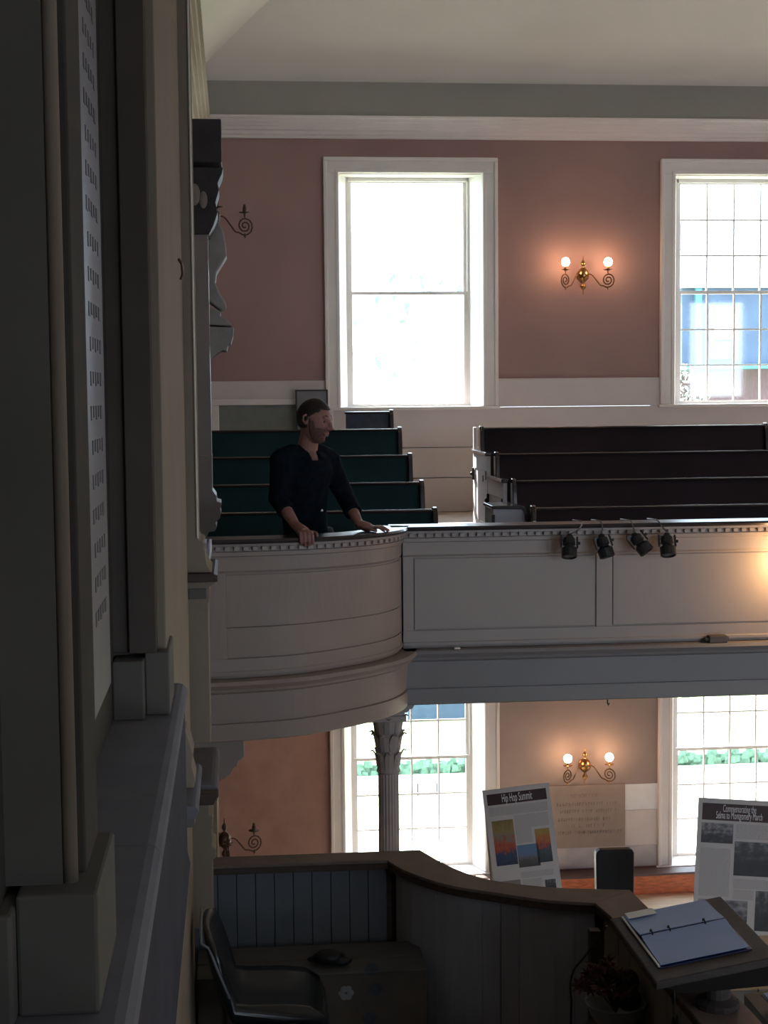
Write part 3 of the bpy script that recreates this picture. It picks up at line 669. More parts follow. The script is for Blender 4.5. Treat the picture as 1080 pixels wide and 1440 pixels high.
# white cloth over the slab end
rows = []
for j, (px, w, y) in enumerate(((283.5, 13, 758), (284, 13, 770), (286, 10, 780), (286, 8, 790), (287, 7, 798), (288, 18, 804))):
    r = []
    for i in range(7):
        p = at(px+w*i/6, y, 6.95); r.append((p.x, p.y+.02*math.sin(i*2.1+j*.5)-j*.012, p.z))
    rows.append(r)
o = MB().sweep(rows, closed=False).build('white_cloth', clothm, smooth=True); m_ = o.modifiers.new('s', 'SOLIDIFY'); m_.thickness = .004
tag(o, 'small white cloth hanging over the dark slab by the pilaster foot', 'cloth')

# ================================================================== PULPIT
pul = empty('pulpit', (.6, 5, -2.95)); struct(pul, 'boarded pulpit parapet with wide brown cap curving to the right', 'pulpit')
def PU(mb, nm, m, **k): return child(mb.build(nm, m, **k), pul)
ZC = -2.10
inn = spline([(.66, 6.725, 0), (.725, 6.56, 0), (.88, 6.35, 0), (1.075, 6.215, 0), (1.264, 6.10, 0), (1.45, 6.04, 0)], 4)
out = spline([(.825, 6.86, 0), (.90, 6.66, 0), (.995, 6.48, 0), (1.12, 6.355, 0), (1.34, 6.25, 0), (1.635, 6.185, 0)], 4)
I = [Vector((-.36, 6.74, 0))] + inn + [Vector((1.475, 5.88, 0)), Vector((1.515, 4.9, 0)), Vector((1.53, 3.2, 0))]
O = [Vector((-.36, 6.87, 0))] + out + [Vector((1.655, 5.90, 0)), Vector((1.715, 4.9, 0)), Vector((1.76, 3.2, 0))]
def strip(i0, i1, z0, z1, di=0, do=0):
    rows = []
    for i in range(i0, i1+1):
        n = (O[i]-I[i]).normalized(); a = I[i]+n*di; b = O[i]-n*do
        rows.append([(a.x, a.y, z0), (a.x, a.y, z1), (b.x, b.y, z1), (b.x, b.y, z0)])
    return MB().sweep(rows)
N = len(I)-1
for a, b in ((0, 1), (1, N-3), (N-3, N)):
    PU(strip(a, b, ZC-.014, ZC), 'cap', capwood, bevel=.002)
    PU(strip(a, b, ZC-.045, ZC-.014, .006, .006), 'cap_edge', darkwood)
    PU(strip(a, b, -2.95, ZC-.045, .082, .04), 'parapet_core', darkwood if b != N else tan_paint)
# beadboards on the inner face
def boards(pts, w, m, off):
    segs = []; 
    for a, b in zip(pts[:-1], pts[1:]): segs.append((a, b, (b-a).length))
    tot = sum(s[2] for s in segs); n = max(1, round(tot/w)); w = tot/n
    def pos(d):
        for a, b, l in segs:
            if d <= l+1e-9: return a.lerp(b, d/l), (b-a).normalized()
            d -= l
        return segs[-1][1], (segs[-1][1]-segs[-1][0]).normalized()
    for k in range(n):
        p, t = pos(k*w+.0012); q, t2 = pos((k+1)*w-.0012); t = (q-p).normalized(); nn = Vector((t.y, -t.x, 0))
        p = p - nn*off; q = q - nn*off; p2 = p-nn*.012; q2 = q-nn*.012
        rows = [[(p.x, p.y, -2.95), (p.x, p.y, ZC-.046), (p2.x, p2.y, ZC-.046), (p2.x, p2.y, -2.95)], [(q.x, q.y, -2.95), (q.x, q.y, ZC-.046), (q2.x, q2.y, ZC-.046), (q2.x, q2.y, -2.95)]]
        PU(MB().sweep(rows), 'board', m, bevel=.003)
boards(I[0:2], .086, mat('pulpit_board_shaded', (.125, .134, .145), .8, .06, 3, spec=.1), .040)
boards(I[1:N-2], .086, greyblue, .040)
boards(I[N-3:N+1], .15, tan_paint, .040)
PU(MB().box(XW, 1.6, 2.0, 6.8, -3.05, -2.95), 'pulpit_floor', mat('pulpit_carpet', (.04, .035, .035), .9))
# dark corner post
o = MB().box(-.022, .022, -.022, .022, -2.95, ZC-.046).build('corner_post', darkwood, bevel=.003, loc=(1.405, 5.86, 0)); tag(o, 'dark upright post under the corner of the pulpit cap', 'post')
# cable hanging from the corner
pts = [at(853, 1302, 5.80), at(835, 1328, 5.82), at(820, 1348, 5.84), at(807, 1364, 5.85), at(802, 1385, 5.85), at(803.5, 1410, 5.85), at(803, 1436, 5.85), at(803, 1500, 5.85)]
pts[-1].z = -2.945
o = MB().tube(spline(pts, 4), .0045, 6).build('black_cable', blackmetal, smooth=True); tag(o, 'thin black cable hanging from the pulpit corner', 'cable')

# reading desk on the cap
k_ = .162
desk = empty('reading_desk', (1.6, 5.2, ZC)); tag(desk, 'dark wooden sloping reading desk standing on the pulpit cap', 'lectern')
def zt_(x): return -1.962+(x-1.42)*k_
dx0, dx1, dy0, dy1 = 1.375, 1.80, 4.86, 5.485
rows = []
for y in (dy0, dy1): rows.append([(dx0, y, zt_(dx0)), (dx1, y, zt_(dx1)), (dx1, y, zt_(dx1)-.03), (dx0, y, zt_(dx0)-.03)])
child(MB().sweep(rows).build('desk_top', deskwood, bevel=.006), desk)
rows = []
for y in (dy0+.02, dy1-.02): rows.append([(dx0+.03, y, zt_(dx0+.03)-.03), (dx1-.01, y, zt_(dx1)-.03), (dx1-.01, y, zt_(dx1)-.11), (dx0+.10, y, zt_(dx0)-.055)])
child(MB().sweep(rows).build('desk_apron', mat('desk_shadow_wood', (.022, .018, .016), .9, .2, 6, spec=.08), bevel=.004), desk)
child(MB().lathe([(.075, 0), (.075, .02), (.045, .035), (.045, .14)], (1.615, 4.95, ZC), 16).build('desk_foot', deskwood), desk)
child(MB().lathe([(.075, 0), (.075, .02), (.045, .035), (.045, .14)], (1.615, 5.38, ZC), 16).build('desk_foot', deskwood), desk)
# open ring binder
b0 = Vector((1.421, 5.451, zt_(1.421))); ang = math.atan(k_)
bd = empty('ring_binder', b0, 0, (0, -ang, 0)); tag(bd, 'open blue ring binder with white pages on the reading desk', 'binder')
def BD(mb, nm, m, **k): q = mb.build(nm, m, **k); q.parent = bd; return q
BD(MB().box(-.008, .322, -.50, .008, .001, .005), 'cover', mat('blue_binder_cover', (.02, .03, .12), .4), bevel=.002)
def page(y0, y1, zmid, nm, curl):
    rows = []
    for i in range(9):
        u = i/8; y = y0+(y1-y0)*u; z = .007+curl(u)
        rows.append([(.0, y, z), (.312, y, z), (.312, y, z+.003), (.0, y, z+.003)])
    return BD(MB().sweep(rows), nm, paper, smooth=False)
page(-.236, .0, 0, 'page_stack', lambda u: .014*(1-u)**2+.003)
page(-.492, -.252, 0, 'page_stack', lambda u: .014*u**3+.003)
BD(MB().box(.005, .305, -.250, -.238, .004, .010), 'ring_plate', mat('ring_metal', (.35, .36, .4), .3, metal=.9))
for x in (.04, .105, .235):
    BD(MB().tube([(x, -.262+.0, .018), (x, -.256, .034), (x, -.244, .040), (x, -.232, .034), (x, -.226, .018)], .0028, 6), 'ring', blackmetal)
BD(MB().box(.004, .11, -.062, -.004, .0215, .023), 'page_label', paper2)
BD(MB().box(-.010, -.003, -.496, -.0, .006, .012), 'page_edge', paper2)

# panelled desk and folder beyond the cap, lower right
o = empty('lower_desk', (2.2, 5.7, ZF)); tag(o, 'pale panelled desk front below the reading desk at lower right', 'desk')
for i in range(7):
    x = 1.86+i*.13
    child(MB().box(x+.003, x+.127, 5.60, 5.62, ZF, -2.32).build('board', tan_paint, bevel=.003), o)
child(MB().box(1.86, 2.78, 5.62, 6.2, ZF, -2.33).build('desk_body', tan_paint), o)
q = at(1070, 1398, 5.4)
f_ = empty('blue_folder', (q.x, 5.4, q.z), math.radians(20), (math.radians(0), math.radians(-8), math.radians(0))); tag(f_, 'blue-edged folder at the lower right corner on a slanted shelf', 'folder')
for nm, mb, m in (('cover', MB().box(-.0, .26, -.24, 0, -.006, 0), MATS['blue_binder_cover']), ('sheet', MB().box(.008, .25, -.23, -.008, 0, .005), paper)):
    r = mb.build(nm, m); r.parent = f_
o = MB().prism([(q.x-.03, q.z-.04), (q.x+.34, q.z+.008), (q.x+.34, q.z-.03), (q.x-.03, q.z-.08)], 5.1, 5.5, 'XZ').box(q.x+.08, q.x+.14, 5.25, 5.31, ZF, q.z-.05).build('music_stand', blackmetal); tag(o, 'black slanted stand carrying the folder at lower right', 'stand')

# chair in the pulpit, seen from the side
ch = empty('shell_chair', (.1, 6.0, -2.95)); tag(ch, 'dark shell chair in the pulpit seen from its side', 'chair')
bp_ = [at(300, 1440, 6), at(313, 1415, 6), at(322, 1390, 6), at(313, 1360, 6), at(303, 1335, 6), at(297, 1318, 6), at(290, 1304, 6), at(287, 1300, 6)]
prof_ = [(-.155, -2.085), (-.135, -2.085), (-.115, -2.13), (-.10, -2.20), (-.075, -2.28), (-.055, -2.36), (.02, -2.385), (.16, -2.388), (.26, -2.40), (.32, -2.44), (.345, -2.50), (.33, -2.52), (.29, -2.475), (.20, -2.46), (0, -2.455), (-.07, -2.43), (-.10, -2.36), (-.125, -2.27), (-.145, -2.18)]
rows = []
for i in range(11):
    u = (i-5)/5; y = 6.0+.215*u; up = .018*u*u; tp = 1-.10*abs(u)**3
    rows.append([(x+ (.03*u*u if x < -.05 else 0), y, z+up*(1 if x > -.05 else 0)-(.03*abs(u)**3 if z > -2.2 else 0)) for x, z in prof_])
child(MB().sweep(rows).build('seat_shell', mat('chair_black', (.012, .014, .016), .25, .1, 10, coat=.25), smooth=True, bevel=0), ch)
rim = [(-.155, 6-.21, -2.11), (-.158, 6-.16, -2.088), (-.16, 6, -2.080), (-.158, 6.16, -2.088), (-.155, 6.21, -2.11)]
child(MB().tube([(-.05, 5.786, -2.33), (-.10, 5.786, -2.20), (-.125, 5.79, -2.13)] + rim, .006, 6).build('rim_light_edge', mat('rim_light_grey', (.20, .20, .21), .5), smooth=True), ch)  # grey line along the shell edge, a rim light put into the colour
for sx in (0, 1):
    for sy in (-1, 1):
        child(MB().tube([(.0+sx*.22, 6+sy*.12, -2.45), (-.04+sx*.30, 6+sy*.2, -2.945)], .011).build('leg', blackmetal), ch)
# big cardboard box behind the chair
q = [at(265, 1326, 6.62), at(595, 1334, 6.62)]
bx = empty('cardboard_box', (.27, 6.4, -2.95)); tag(bx, 'large flat-sided cardboard box with faded print behind the chair', 'box')
x1 = .785
child(MB().box(-.19, x1, 6.30, 6.62, -2.94, -2.452).build('box_body', cardboard, bevel=.006), bx)
child(MB().box(-.19, x1, 6.29, 6.45, -2.452, -2.444).box(-.19, x1, 6.455, 6.63, -2.452, -2.442).build('flap', mat('cardboard_top', (.075, .072, .07), .8), bevel=.002), bx)
def word(txt, size, loc, rot, m, parent, ext=.0008, sx=1.0, name='lettering', align='CENTER'):
    cu = bpy.data.curves.new(name, 'FONT'); cu.body = txt; cu.size = size; cu.extrude = ext; cu.align_x = align; cu.align_y = 'CENTER'
    o = bpy.data.objects.new(name, cu); COL.objects.link(o); cu.materials.append(m); o.location = loc; o.rotation_euler = rot; o.scale = (sx, 1, 1)
    dg = bpy.context.evaluated_depsgraph_get(); dg.update()
    me = bpy.data.meshes.new_from_object(o.evaluated_get(dg)); me.materials.clear(); me.materials.append(m)
    q = bpy.data.objects.new(name, me); COL.objects.link(q); q.location = loc; q.rotation_euler = rot; q.scale = (sx, 1, 1)
    bpy.data.objects.remove(o)
    if parent: q.parent = parent
    return q
for (px, py, r, m) in ((487, 1397, .032, greymark), (528, 1392, .03, bluemark), (523, 1364, .028, bluemark), (520, 1433, .03, bluemark)):
    p = at(px, py, 6.295)
    lf_ = MB()
    for k in range(6):
        a = k*math.pi/3; lf_.ball((p.x+r*.6*math.cos(a), 6.299, p.z+r*.6*math.sin(a)), r*.45, (1, .05, 1), 8, 5)
    child(lf_.build('printed_leaf', m), bx)
lw = MB(); p = at(398, 1368, 6.295)
for k in range(7): lw.box(p.x+k*.019, p.x+k*.019+.012, 6.2975, 6.30, p.z-.010-(k % 2)*.004, p.z+.010)
q = child(lw.build('printed_lettering', bluemark), bx); q['kind'] = 'stuff'
p = at(463, 1352, 6.36)
rows = []
o = MB().ball((p.x, 6.38, -2.405), .07, (1, .7, .45), 14, 8).ball((p.x+.05, 6.36, -2.418), .045, (1.1, .7, .4)).ball((p.x-.05, 6.4, -2.42), .04, (1.1, .7, .35)).build('black_bag', black, smooth=True); tag(o, 'crumpled black bag lying on the cardboard box', 'bag')

# flowers in a white bowl, on a stand
fl = at(866, 1415, 5.55)
st = empty('plant_stand', (fl.x, 5.55, -2.95)); tag(st, 'small dark stand holding the flower bowl in the pulpit corner', 'stand')
for nm, mb in (('top', MB().lathe([(.12, -.02), (.12, 0)], (0, 0, .53), 18)), ('stem', MB().lathe([(.02, 0), (.02, .51)], (0, 0, 0), 10)), ('foot', MB().lathe([(.11, 0), (.11, .015), (.03, .04)], (0, 0, 0), 16))):
    r = mb.build(nm, darkwood); r.parent = st
zb = -2.95+.53
bo = MB().lathe([(.04, 0), (.06, .004), (.095, .05), (.115, .10), (.12, .105), (.11, .10), (.085, .055), (.02, .02)], (fl.x, 5.55, zb), 20).build('flower_bowl', mat('white_ceramic', (.30, .30, .31), .35), smooth=True); tag(bo, 'white bowl holding dried red flowers in the pulpit corner', 'bowl')
bq = empty('dried_flowers', (fl.x, 5.55, zb+.06)); tag(bq, 'bunch of dried dark red flowers in the white bowl', 'flowers')
hp = None
for i in range(26):
    a = random.random()*6.28; r = .105*math.sqrt(random.random()); h = .06+.13*(1-(r/.12)**2)*random.random()+.02
    if hp is None:
        mb = MB()
        for k in range(9):
            an = k*.698; mb.sweep([[(.004*math.cos(an), .004*math.sin(an), 0), (.004*math.cos(an+.5), .004*math.sin(an+.5), .001), (0, 0, .004)],
                                   [(.018*math.cos(an-.2), .018*math.sin(an-.2), .012), (.018*math.cos(an+.4), .018*math.sin(an+.4), .012), (.016*math.cos(an), .016*math.sin(an), .018)],
                                   [(.03*math.cos(an), .03*math.sin(an), .010), (.03*math.cos(an+.1), .03*math.sin(an+.1), .011), (.029*math.cos(an), .029*math.sin(an), .013)]])
        hp = mb.build('flower_head', redflower); 
    else: hp = hp.copy(); COL.objects.link(hp)
    hp.parent = bq; hp.location = (-.02+r*math.cos(a)*1.1, r*math.sin(a), h); hp.rotation_euler = (random.uniform(-.9, .9), random.uniform(-.9, .9), a); hp.scale = [random.uniform(.9, 1.7)]*3
mb = MB()
for i in range(26):
    a = i*2.4; r = .09*random.random(); mb.tube([(0, 0, 0), (-.02+r*math.cos(a), r*math.sin(a), .06+.08*random.random())], .0025, 4)
q = mb.build('stems', leafdark); q.parent = bq
q = MB().ball((.055, .03, .10), .05, (.9, .8, 1.1)).ball((.05, 0, .05), .05, (1, 1, .9)).build('leaf_mass', leafdark); q.parent = bq
# sprig on the inner face of the parapet
sp = at(938, 1412, 4.92)
sg = empty('dark_sprig', (1.465, sp.y, sp.z-.05)); tag(sg, 'dark three-leafed sprig against the pale inner side of the pulpit', 'sprig')
for nm, dy, dz, s_ in (('leaf', .04, .055, 1), ('leaf', -.01, -.01, 1), ('leaf', .03, -.035, 1.2)):
    r = MB().ball((0, dy, dz), .022*s_, (.25, .8, 1.3), 10, 6).build(nm, leafdark); r.parent = sg
r = MB().tube([(0, .04, .08), (0, .035, .0), (0, .01, -.05)], .003, 5).build('stem', leafdark); r.parent = sg

# ================================================================== POSTERS on easels under the gallery
def poster(name, tl, w, h, roll, yaw, Y, label, title, items, zfloor):
    p = empty(name, tl, 0); tag(p, label, 'poster', 'exhibit posters on easels')
    p.rotation_euler = (Matrix.Rotation(yaw, 4, 'Z') @ Matrix.Rotation(roll, 4, 'Y') @ Matrix.Rotation(math.radians(-6), 4, 'X')).to_euler()
    def c(mb, nm, m, **k): q = mb.build(nm, m, **k); q.parent = p; return q
    c(MB().box(0, w, 0, .008, -h, 0), 'card', postercard)
    bx0, bx1, bz0, bz1 = title[0]
    c(MB().box(bx0*w, bx1*w, -.0012, 0, -bz1*w, -bz0*w), 'title_band', bandbrown)
    for t, sz, xx, zz, sx in title[1]:
        word(t, sz*w, (xx*w, -.002, -zz*w), (math.radians(90), 0, 0), paper2, p, sx=sx)
    for (x0, x1, z0, z1, m, nm) in items:
        c(MB().box(x0*w, x1*w, -.0015, 0, -z1*w, -z0*w), nm, m)
    # easel behind, legs to the floor
    return p
t1 = at(678, 1112, 11.2)
poster('exhibit_poster', t1, .505, .80, math.radians(-6.6), math.radians(-6), 11.2, 'left-hand tilted poster with orange mural photographs and brown title band',
       ((.055, .945, .07, .235), [('Hip Hop Summit', .175, .50, .153, .38)]),
       [(.06, .94, .27, .40, ph_text, 'text_block'), (.08, .40, .47, 1.14, ph_mural, 'photograph'), (.42, .93, .42, .62, ph_text, 'text_block'), (.42, .66, .62, .84, ph_text, 'text_block'), (.70, .92, .66, 1.16, ph_mural2, 'photograph'), (.41, .73, .87, 1.20, ph_blue, 'photograph'),
        (.42, .90, 1.27, 1.36, ph_text, 'text_block'), (.06, .40, 1.37, 1.60, ph_brown, 'photograph'), (.43, .72, 1.38, 1.6, ph_text, 'text_block'), (.76, .92, 1.42, 1.6, ph_dark, 'photograph')], ZF)
e = empty('second_poster', at(680, 1124, 11.35), 0, (math.radians(-6), math.radians(-4.6), math.radians(-10))); tag(e, 'plain back poster whose left edge shows behind the mural poster', 'poster', 'exhibit posters on easels')
r = MB().box(0, .48, 0, .008, -.80, 0).build('card', postercard); r.parent = e
t2 = at(982.5, 1121.5, 10.6)
poster('exhibit_poster', t2, .78, .98, math.radians(3.6), math.radians(-6), 10.6, 'right-hand poster of black and white photographs under a brown title band',
       ((.04, .96, .045, .20), [('Commemorating the', .095, .385, .090, .385), ('Selma to Montgomery March', .095, .385, .153, .385)]),
       [(.04, .335, .225, .41, ph_grey, 'photograph'), (.36, .94, .225, .36, ph_text, 'text_block'), (.355, .95, .385, .70, ph_dark, 'photograph'), (.04, .32, .46, .90, ph_text, 'text_block'), (.36, .95, .73, .82, ph_text, 'text_block'),
        (.04, .50, .93, 1.22, ph_grey, 'photograph'), (.57, .95, .83, 1.20, ph_dark, 'photograph'), (.36, .55, .83, .92, ph_text, 'text_block')], ZF)
for nm, x, y, zt2, lab in (('poster_easel', t1.x+.27, 11.34, t1.z-.2, 'dark easel holding the mural poster'), ('poster_easel', t2.x+.38, 10.74, t2.z-.2, 'dark easel holding the black and white photo poster')):
    e = empty(nm, (x, y, ZF)); tag(e, lab, 'easel', 'easels under the gallery')
    H = zt2-ZF
    for sx in (-1, 1):
        r = MB().tube([(sx*.02, .06, H), (sx*.24, -.10, 0)], .010).build('leg', darkwood); r.parent = e
    r = MB().tube([(0, .06, H), (0, .42, 0)], .010).build('leg', darkwood); r.parent = e
    r = MB().box(-.2, .2, -.12, -.02, H-.75, H-.73).build('shelf', darkwood); r.parent = e

# black armchair back beyond the pulpit
ac = at(864, 1194, 11.6)
a_ = empty('black_chair', (ac.x, 11.6, ZF)); tag(a_, 'black leather chair with straight padded back beyond the pulpit rail', 'chair')
H = ac.z-ZF
hw = .15
r = MB().prism([(-hw+.012, .40), (hw-.01, .40), (hw, .6), (hw+.004, H-.03), (hw-.01, H-.004), (hw-.03, H), (-hw+.03, H+.004), (-hw, H-.015), (-hw-.004, H-.04)], -.03, .05, 'XZ').build('backrest', black, bevel=.010, seg=3); r.parent = a_
r = MB().box(-hw, hw, -.45, .02, .38, .46).build('seat', black, bevel=.02); r.parent = a_
for sx in (-1, 1):
    for y in (-.42, .0):
        r = MB().tube([(sx*(hw-.02), y, .38), (sx*(hw-.01), y, .002)], .012).build('leg', blackmetal); r.parent = a_

# tan inscribed tablet and paper sheets on the lower wall
ta = at(772, 1106, YF-.03); tb2 = at(879, 1190, YF-.03)
t_ = empty('inscribed_tablet', (ta.x, YF-.012, tb2.z)); tag(t_, 'tan wall tablet with faint lines of lettering below the lower sconce', 'tablet')
w_, h_ = tb2.x-ta.x, ta.z-tb2.z
r = MB().box(0, w_, -.014, 0, 0, h_).build('slab', stonetab, bevel=.002); r.parent = t_
word('MEMORY OF', .052, (w_*.46, -.0145, h_*.83), (math.radians(90), 0, 0), tabink, t_, sx=.95)
random.seed(3)
for k, (z, x0, x1) in enumerate(((.70, .10, .90), (.585, .15, .88), (.455, .12, .80), (.35, .3, .75), (.245, .12, .94))):
    mb = MB(); x = x0*w_
    while x < x1*w_:
        ww = random.choice((.012, .02, .016, .024))
        if random.random() > .14: mb.box(x, x+ww*.35, -.0148, -.014, z*h_-.016, z*h_+.018).box(x, x+ww*.8, -.0148, -.014, z*h_+random.choice((-.016, 0, .012)), z*h_+random.choice((.004, .018)))
        x += ww+.008
    r = mb.build('lettering', tabink); r.parent = t_; r['kind'] = 'stuff'
sh_ = at(879.5, 1103.5, YF-.03); s2 = at(926, 1188, YF-.03); sm = at(900, 1139, YF-.03)
o = MB().box(sh_.x, s2.x, YF-.016, YF-.012, sm.z, sh_.z).build('white_sheet', paper2); tag(o, 'white paper sheet taped on the wall right of the tan tablet', 'paper')
o = MB().box(sh_.x+.002, s2.x-.002, YF-.0155, YF-.012, s2.z, sm.z-.003).build('pinkish_sheet', paperpink); tag(o, 'pinkish paper sheet directly below the white sheet', 'paper')
# wainscot and low wooden bench under the lower windows
o = MB().box(2.53, 4.10, YF-.02, YF-.0125, -4.68, -4.47).build('trim_5', mat('lower_wainscot', (.46, .41, .40), .6), bevel=.003); struct(o, 'plain painted band below the tan tablet', 'wainscot')
bz = at(950, 1253, 14.28).z
lbn = empty('low_bench', (4, 14.4, ZF)); tag(lbn, 'long low varnished orange-brown bench along the wall under the lower windows', 'bench')
child(MB().box(2.3, 9.0, 14.28, 14.49, -4.905+.005, -4.715).build('bench_front', orangewood, bevel=.004), lbn)
child(MB().box(2.28, 9.0, 14.26, 14.49, -4.715, -4.69).build('bench_top', mat('bench_top_wood', (.13, .08, .07), .45), bevel=.004), lbn)
# iron hook under the gallery
p = at(854, 984, 9.2)
o = MB().tube([(p.x, 9.2, -1.80), (p.x, 9.2, p.z-.02), (p.x+.006, 9.2, p.z-.035), (p.x+.012, 9.2, p.z-.02)], .005, 6).build('iron_hook', blackmetal); tag(o, 'small iron hook hanging from the gallery underside', 'hook')

# ================================================================== OUTDOORS
gd = MB().box(-30, 60, YF+.5, 90, -6.3, -6.2).build('ground', grass); struct(gd, 'bright sunlit lawn outside the windows', 'ground')
bl = empty('neighbour_house', (16, 36, -6.2)); tag(bl, 'slate blue house with pink brick base outside the right gallery window', 'building')
zt3 = at(1000, 405, 36).z; zb3 = at(1000, 512, 36).z
def BL(mb, nm, m): return child(mb.build(nm, m), bl)
BL(MB().box(10.75, 26, 36, 46, zb3, zt3), 'siding_wall', extblue)
BL(MB().box(13, 26, 36.6, 46, zt3, zt3+1.6), 'upper_wall', extwhite)
BL(MB().box(10.6, 26, 35.8, 46, zt3, zt3+.12), 'roof_edge', extwhite)
BL(MB().box(12.9, 26, 35.9, 46, -6.2, zb3-.12), 'brick_base', extbrick)
BL(MB().box(10.75, 26, 35.85, 46, zb3-.12, zb3), 'sill_band', extteal)
wa, wb = at(1003, 437, 36), at(1029, 505, 36)
fr_ = MB().box(wa.x-.12, wa.x, 35.9, 36, wb.z, wa.z+.12).box(wb.x, wb.x+.12, 35.9, 36, wb.z, wa.z+.12).box(wa.x, wb.x, 35.9, 36, wa.z, wa.z+.12)
o = BL(fr_, 'window', extbrick)
r = MB().box(wa.x, wb.x, 35.95, 35.99, (wa.z+wb.z)/2-.1, wa.z).build('pane', extwhite); child(r, bl)
r = MB().box(wa.x, wb.x, 35.95, 35.99, wb.z, (wa.z+wb.z)/2-.15).build('pane', extteal); child(r, bl)
dp = at(981, 420, 35.95); BL(MB().box(dp.x-.08, dp.x+.08, 35.85, 36, zb3, zt3), 'downpipe', extteal)
a, b = at(945, 312, 44), at(975, 352, 44)
BL(MB().box(a.x, b.x, 44, 45, -6.2, a.z), 'chimney', mat('pale_brick', (.22, .18, .22), .8))
def blob_tree(name, c, r, n, m, label, cat, trunk=True, group=None, seed=1):
    rnd = random.Random(seed); t = empty(name, (c[0], c[1], -6.2)); tag(t, label, cat, group)
    mb = MB()
    for i in range(n):
        d = Vector((rnd.gauss(0, 1), rnd.gauss(0, 1), rnd.gauss(0, 1))).normalized()*r*rnd.uniform(.4, 1)
        p = Vector(c)+d; s = rnd.uniform(.06, .14)*min(r, 2.2)
        u = Vector((rnd.gauss(0, 1), rnd.gauss(0, 1), rnd.gauss(0, 1))).normalized(); v = u.orthogonal().normalized()
        mb.add([p-u*s, p+v*s*.6, p+u*s, p-v*s*.6], [(0, 1, 2, 3)])
    q = child(mb.build('foliage', m), t); q['kind'] = 'stuff'
    if trunk: child(MB().tube([(c[0], c[1], -6.2), (c[0], c[1], c[2])], [.16, .06]).build('trunk', trunk if trunk is not True else darkwood), t)
    return t
p = at(575, 470, 40); blob_tree('leafy_tree', (p.x, 40, p.z), 1.9, 46, treem, 'pale leafy tree seen through the left gallery window', 'tree', trunk=extwhite, seed=4)
p = at(965, 545, 30); blob_tree('pale_bush', (p.x, 30, p.z), .55, 260, mat('pale_leaves', (.45, .5, .45), .8), 'pale bush in front of the blue house', 'bush', seed=9)
hz = at(620, 1082, 24)
hg = empty('clipped_hedge', (4, 24, -6.2)); tag(hg, 'low green hedge band across the lawn outside the lower windows', 'hedge')
mb = MB(); rnd = random.Random(5)
for i in range(1400):
    x = rnd.uniform(-3, 16); z = rnd.uniform(-6.2, at(620, 1072, 24).z+rnd.uniform(-.04, .06)); y = 24+rnd.uniform(-.1, .1); s = .06
    mb.add([(x-s, y, z-s), (x+s, y-.02, z-s*.6), (x+s*.8, y, z+s), (x-s*.6, y+.02, z+s)], [(0, 1, 2, 3)])
q = child(mb.build('foliage', hedgem), hg); q['kind'] = 'stuff'
child(MB().box(-3, 16, 24.05, 24.3, -6.2, at(620, 1074, 24).z).build('hedge_core', hedgem), hg)
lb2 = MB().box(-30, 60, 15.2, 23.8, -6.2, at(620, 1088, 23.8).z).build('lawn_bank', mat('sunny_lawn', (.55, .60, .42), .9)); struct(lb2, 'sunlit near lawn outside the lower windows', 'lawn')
p = at(601, 1111, 19); o = empty('garden_sign', (p.x, 19, p.z-.1)); tag(o, 'small grey board on the lawn seen through the lower left window', 'sign')
r = MB().box(-.13, .13, -.01, .01, .03, .19).build('board', mat('sign_grey', (.22, .24, .28), .6)); r.parent = o
for sx in (-1, 1):
    r = MB().box(sx*.13-.01, sx*.13+.01, -.01, .01, -.3, .26).build('post', mat('sign_grey', (.1, .1, .1))); r.parent = o
bb = MB().box(3.22, 5.6, 28.5, 31, -6.2, -4.0).build('garden_shed', mat('pale_blue_wall', (.05, .085, .13), .8)); tag(bb, 'pale blue shed beyond the lawn behind the lower left window', 'shed')

# ================================================================== THE MAN at the rail
man = empty('person', (.43, 8.75, ZG)); tag(man, 'bearded man in a dark navy shirt leaning with both hands on the bowed gallery rail', 'person')
def bake(o, voxel=None, smooth=0):
    if voxel:
        m = o.modifiers.new('r', 'REMESH'); m.mode = 'VOXEL'; m.voxel_size = voxel; m.use_smooth_shade = True
    if smooth:
        m = o.modifiers.new('s', 'SMOOTH'); m.iterations = smooth; m.factor = .5
    dg = bpy.context.evaluated_depsgraph_get(); dg.update()
    me = bpy.data.meshes.new_from_object(o.evaluated_get(dg)); mats = [m for m in o.data.materials]
    o.modifiers.clear(); o.data = me; me.materials.clear()
    for m in mats: me.materials.append(m)
    me.shade_smooth(); return o
TF = math.radians(30); wax = Vector((math.cos(TF), math.sin(TF), 0)); fax = Vector((math.sin(TF), -math.cos(TF), 0))
def ring(c, a, b, n=18, sq=1.0):
    out_ = []
    for k in range(n):
        t = 2*math.pi*k/n; out_.append(Vector(c) + wax*(a*math.cos(t)) + fax*(b*math.sin(t)))
    return out_
def V(px, py, Y): return at(px, py, Y)
neckb, headc = V(430, 634, 8.58), V(441.5, 589, 8.50)
shR, elR, wrR = V(397, 648, 8.47), V(391, 700, 8.52), V(416, 739, 8.325)      # image-left arm
shL, elL, wrL = V(461, 648, 8.71), V(485, 697, 8.76), V(505, 737, 8.56)      # image-right arm
fl_ = ZG
hip = Vector((.435, 8.80, -.86))
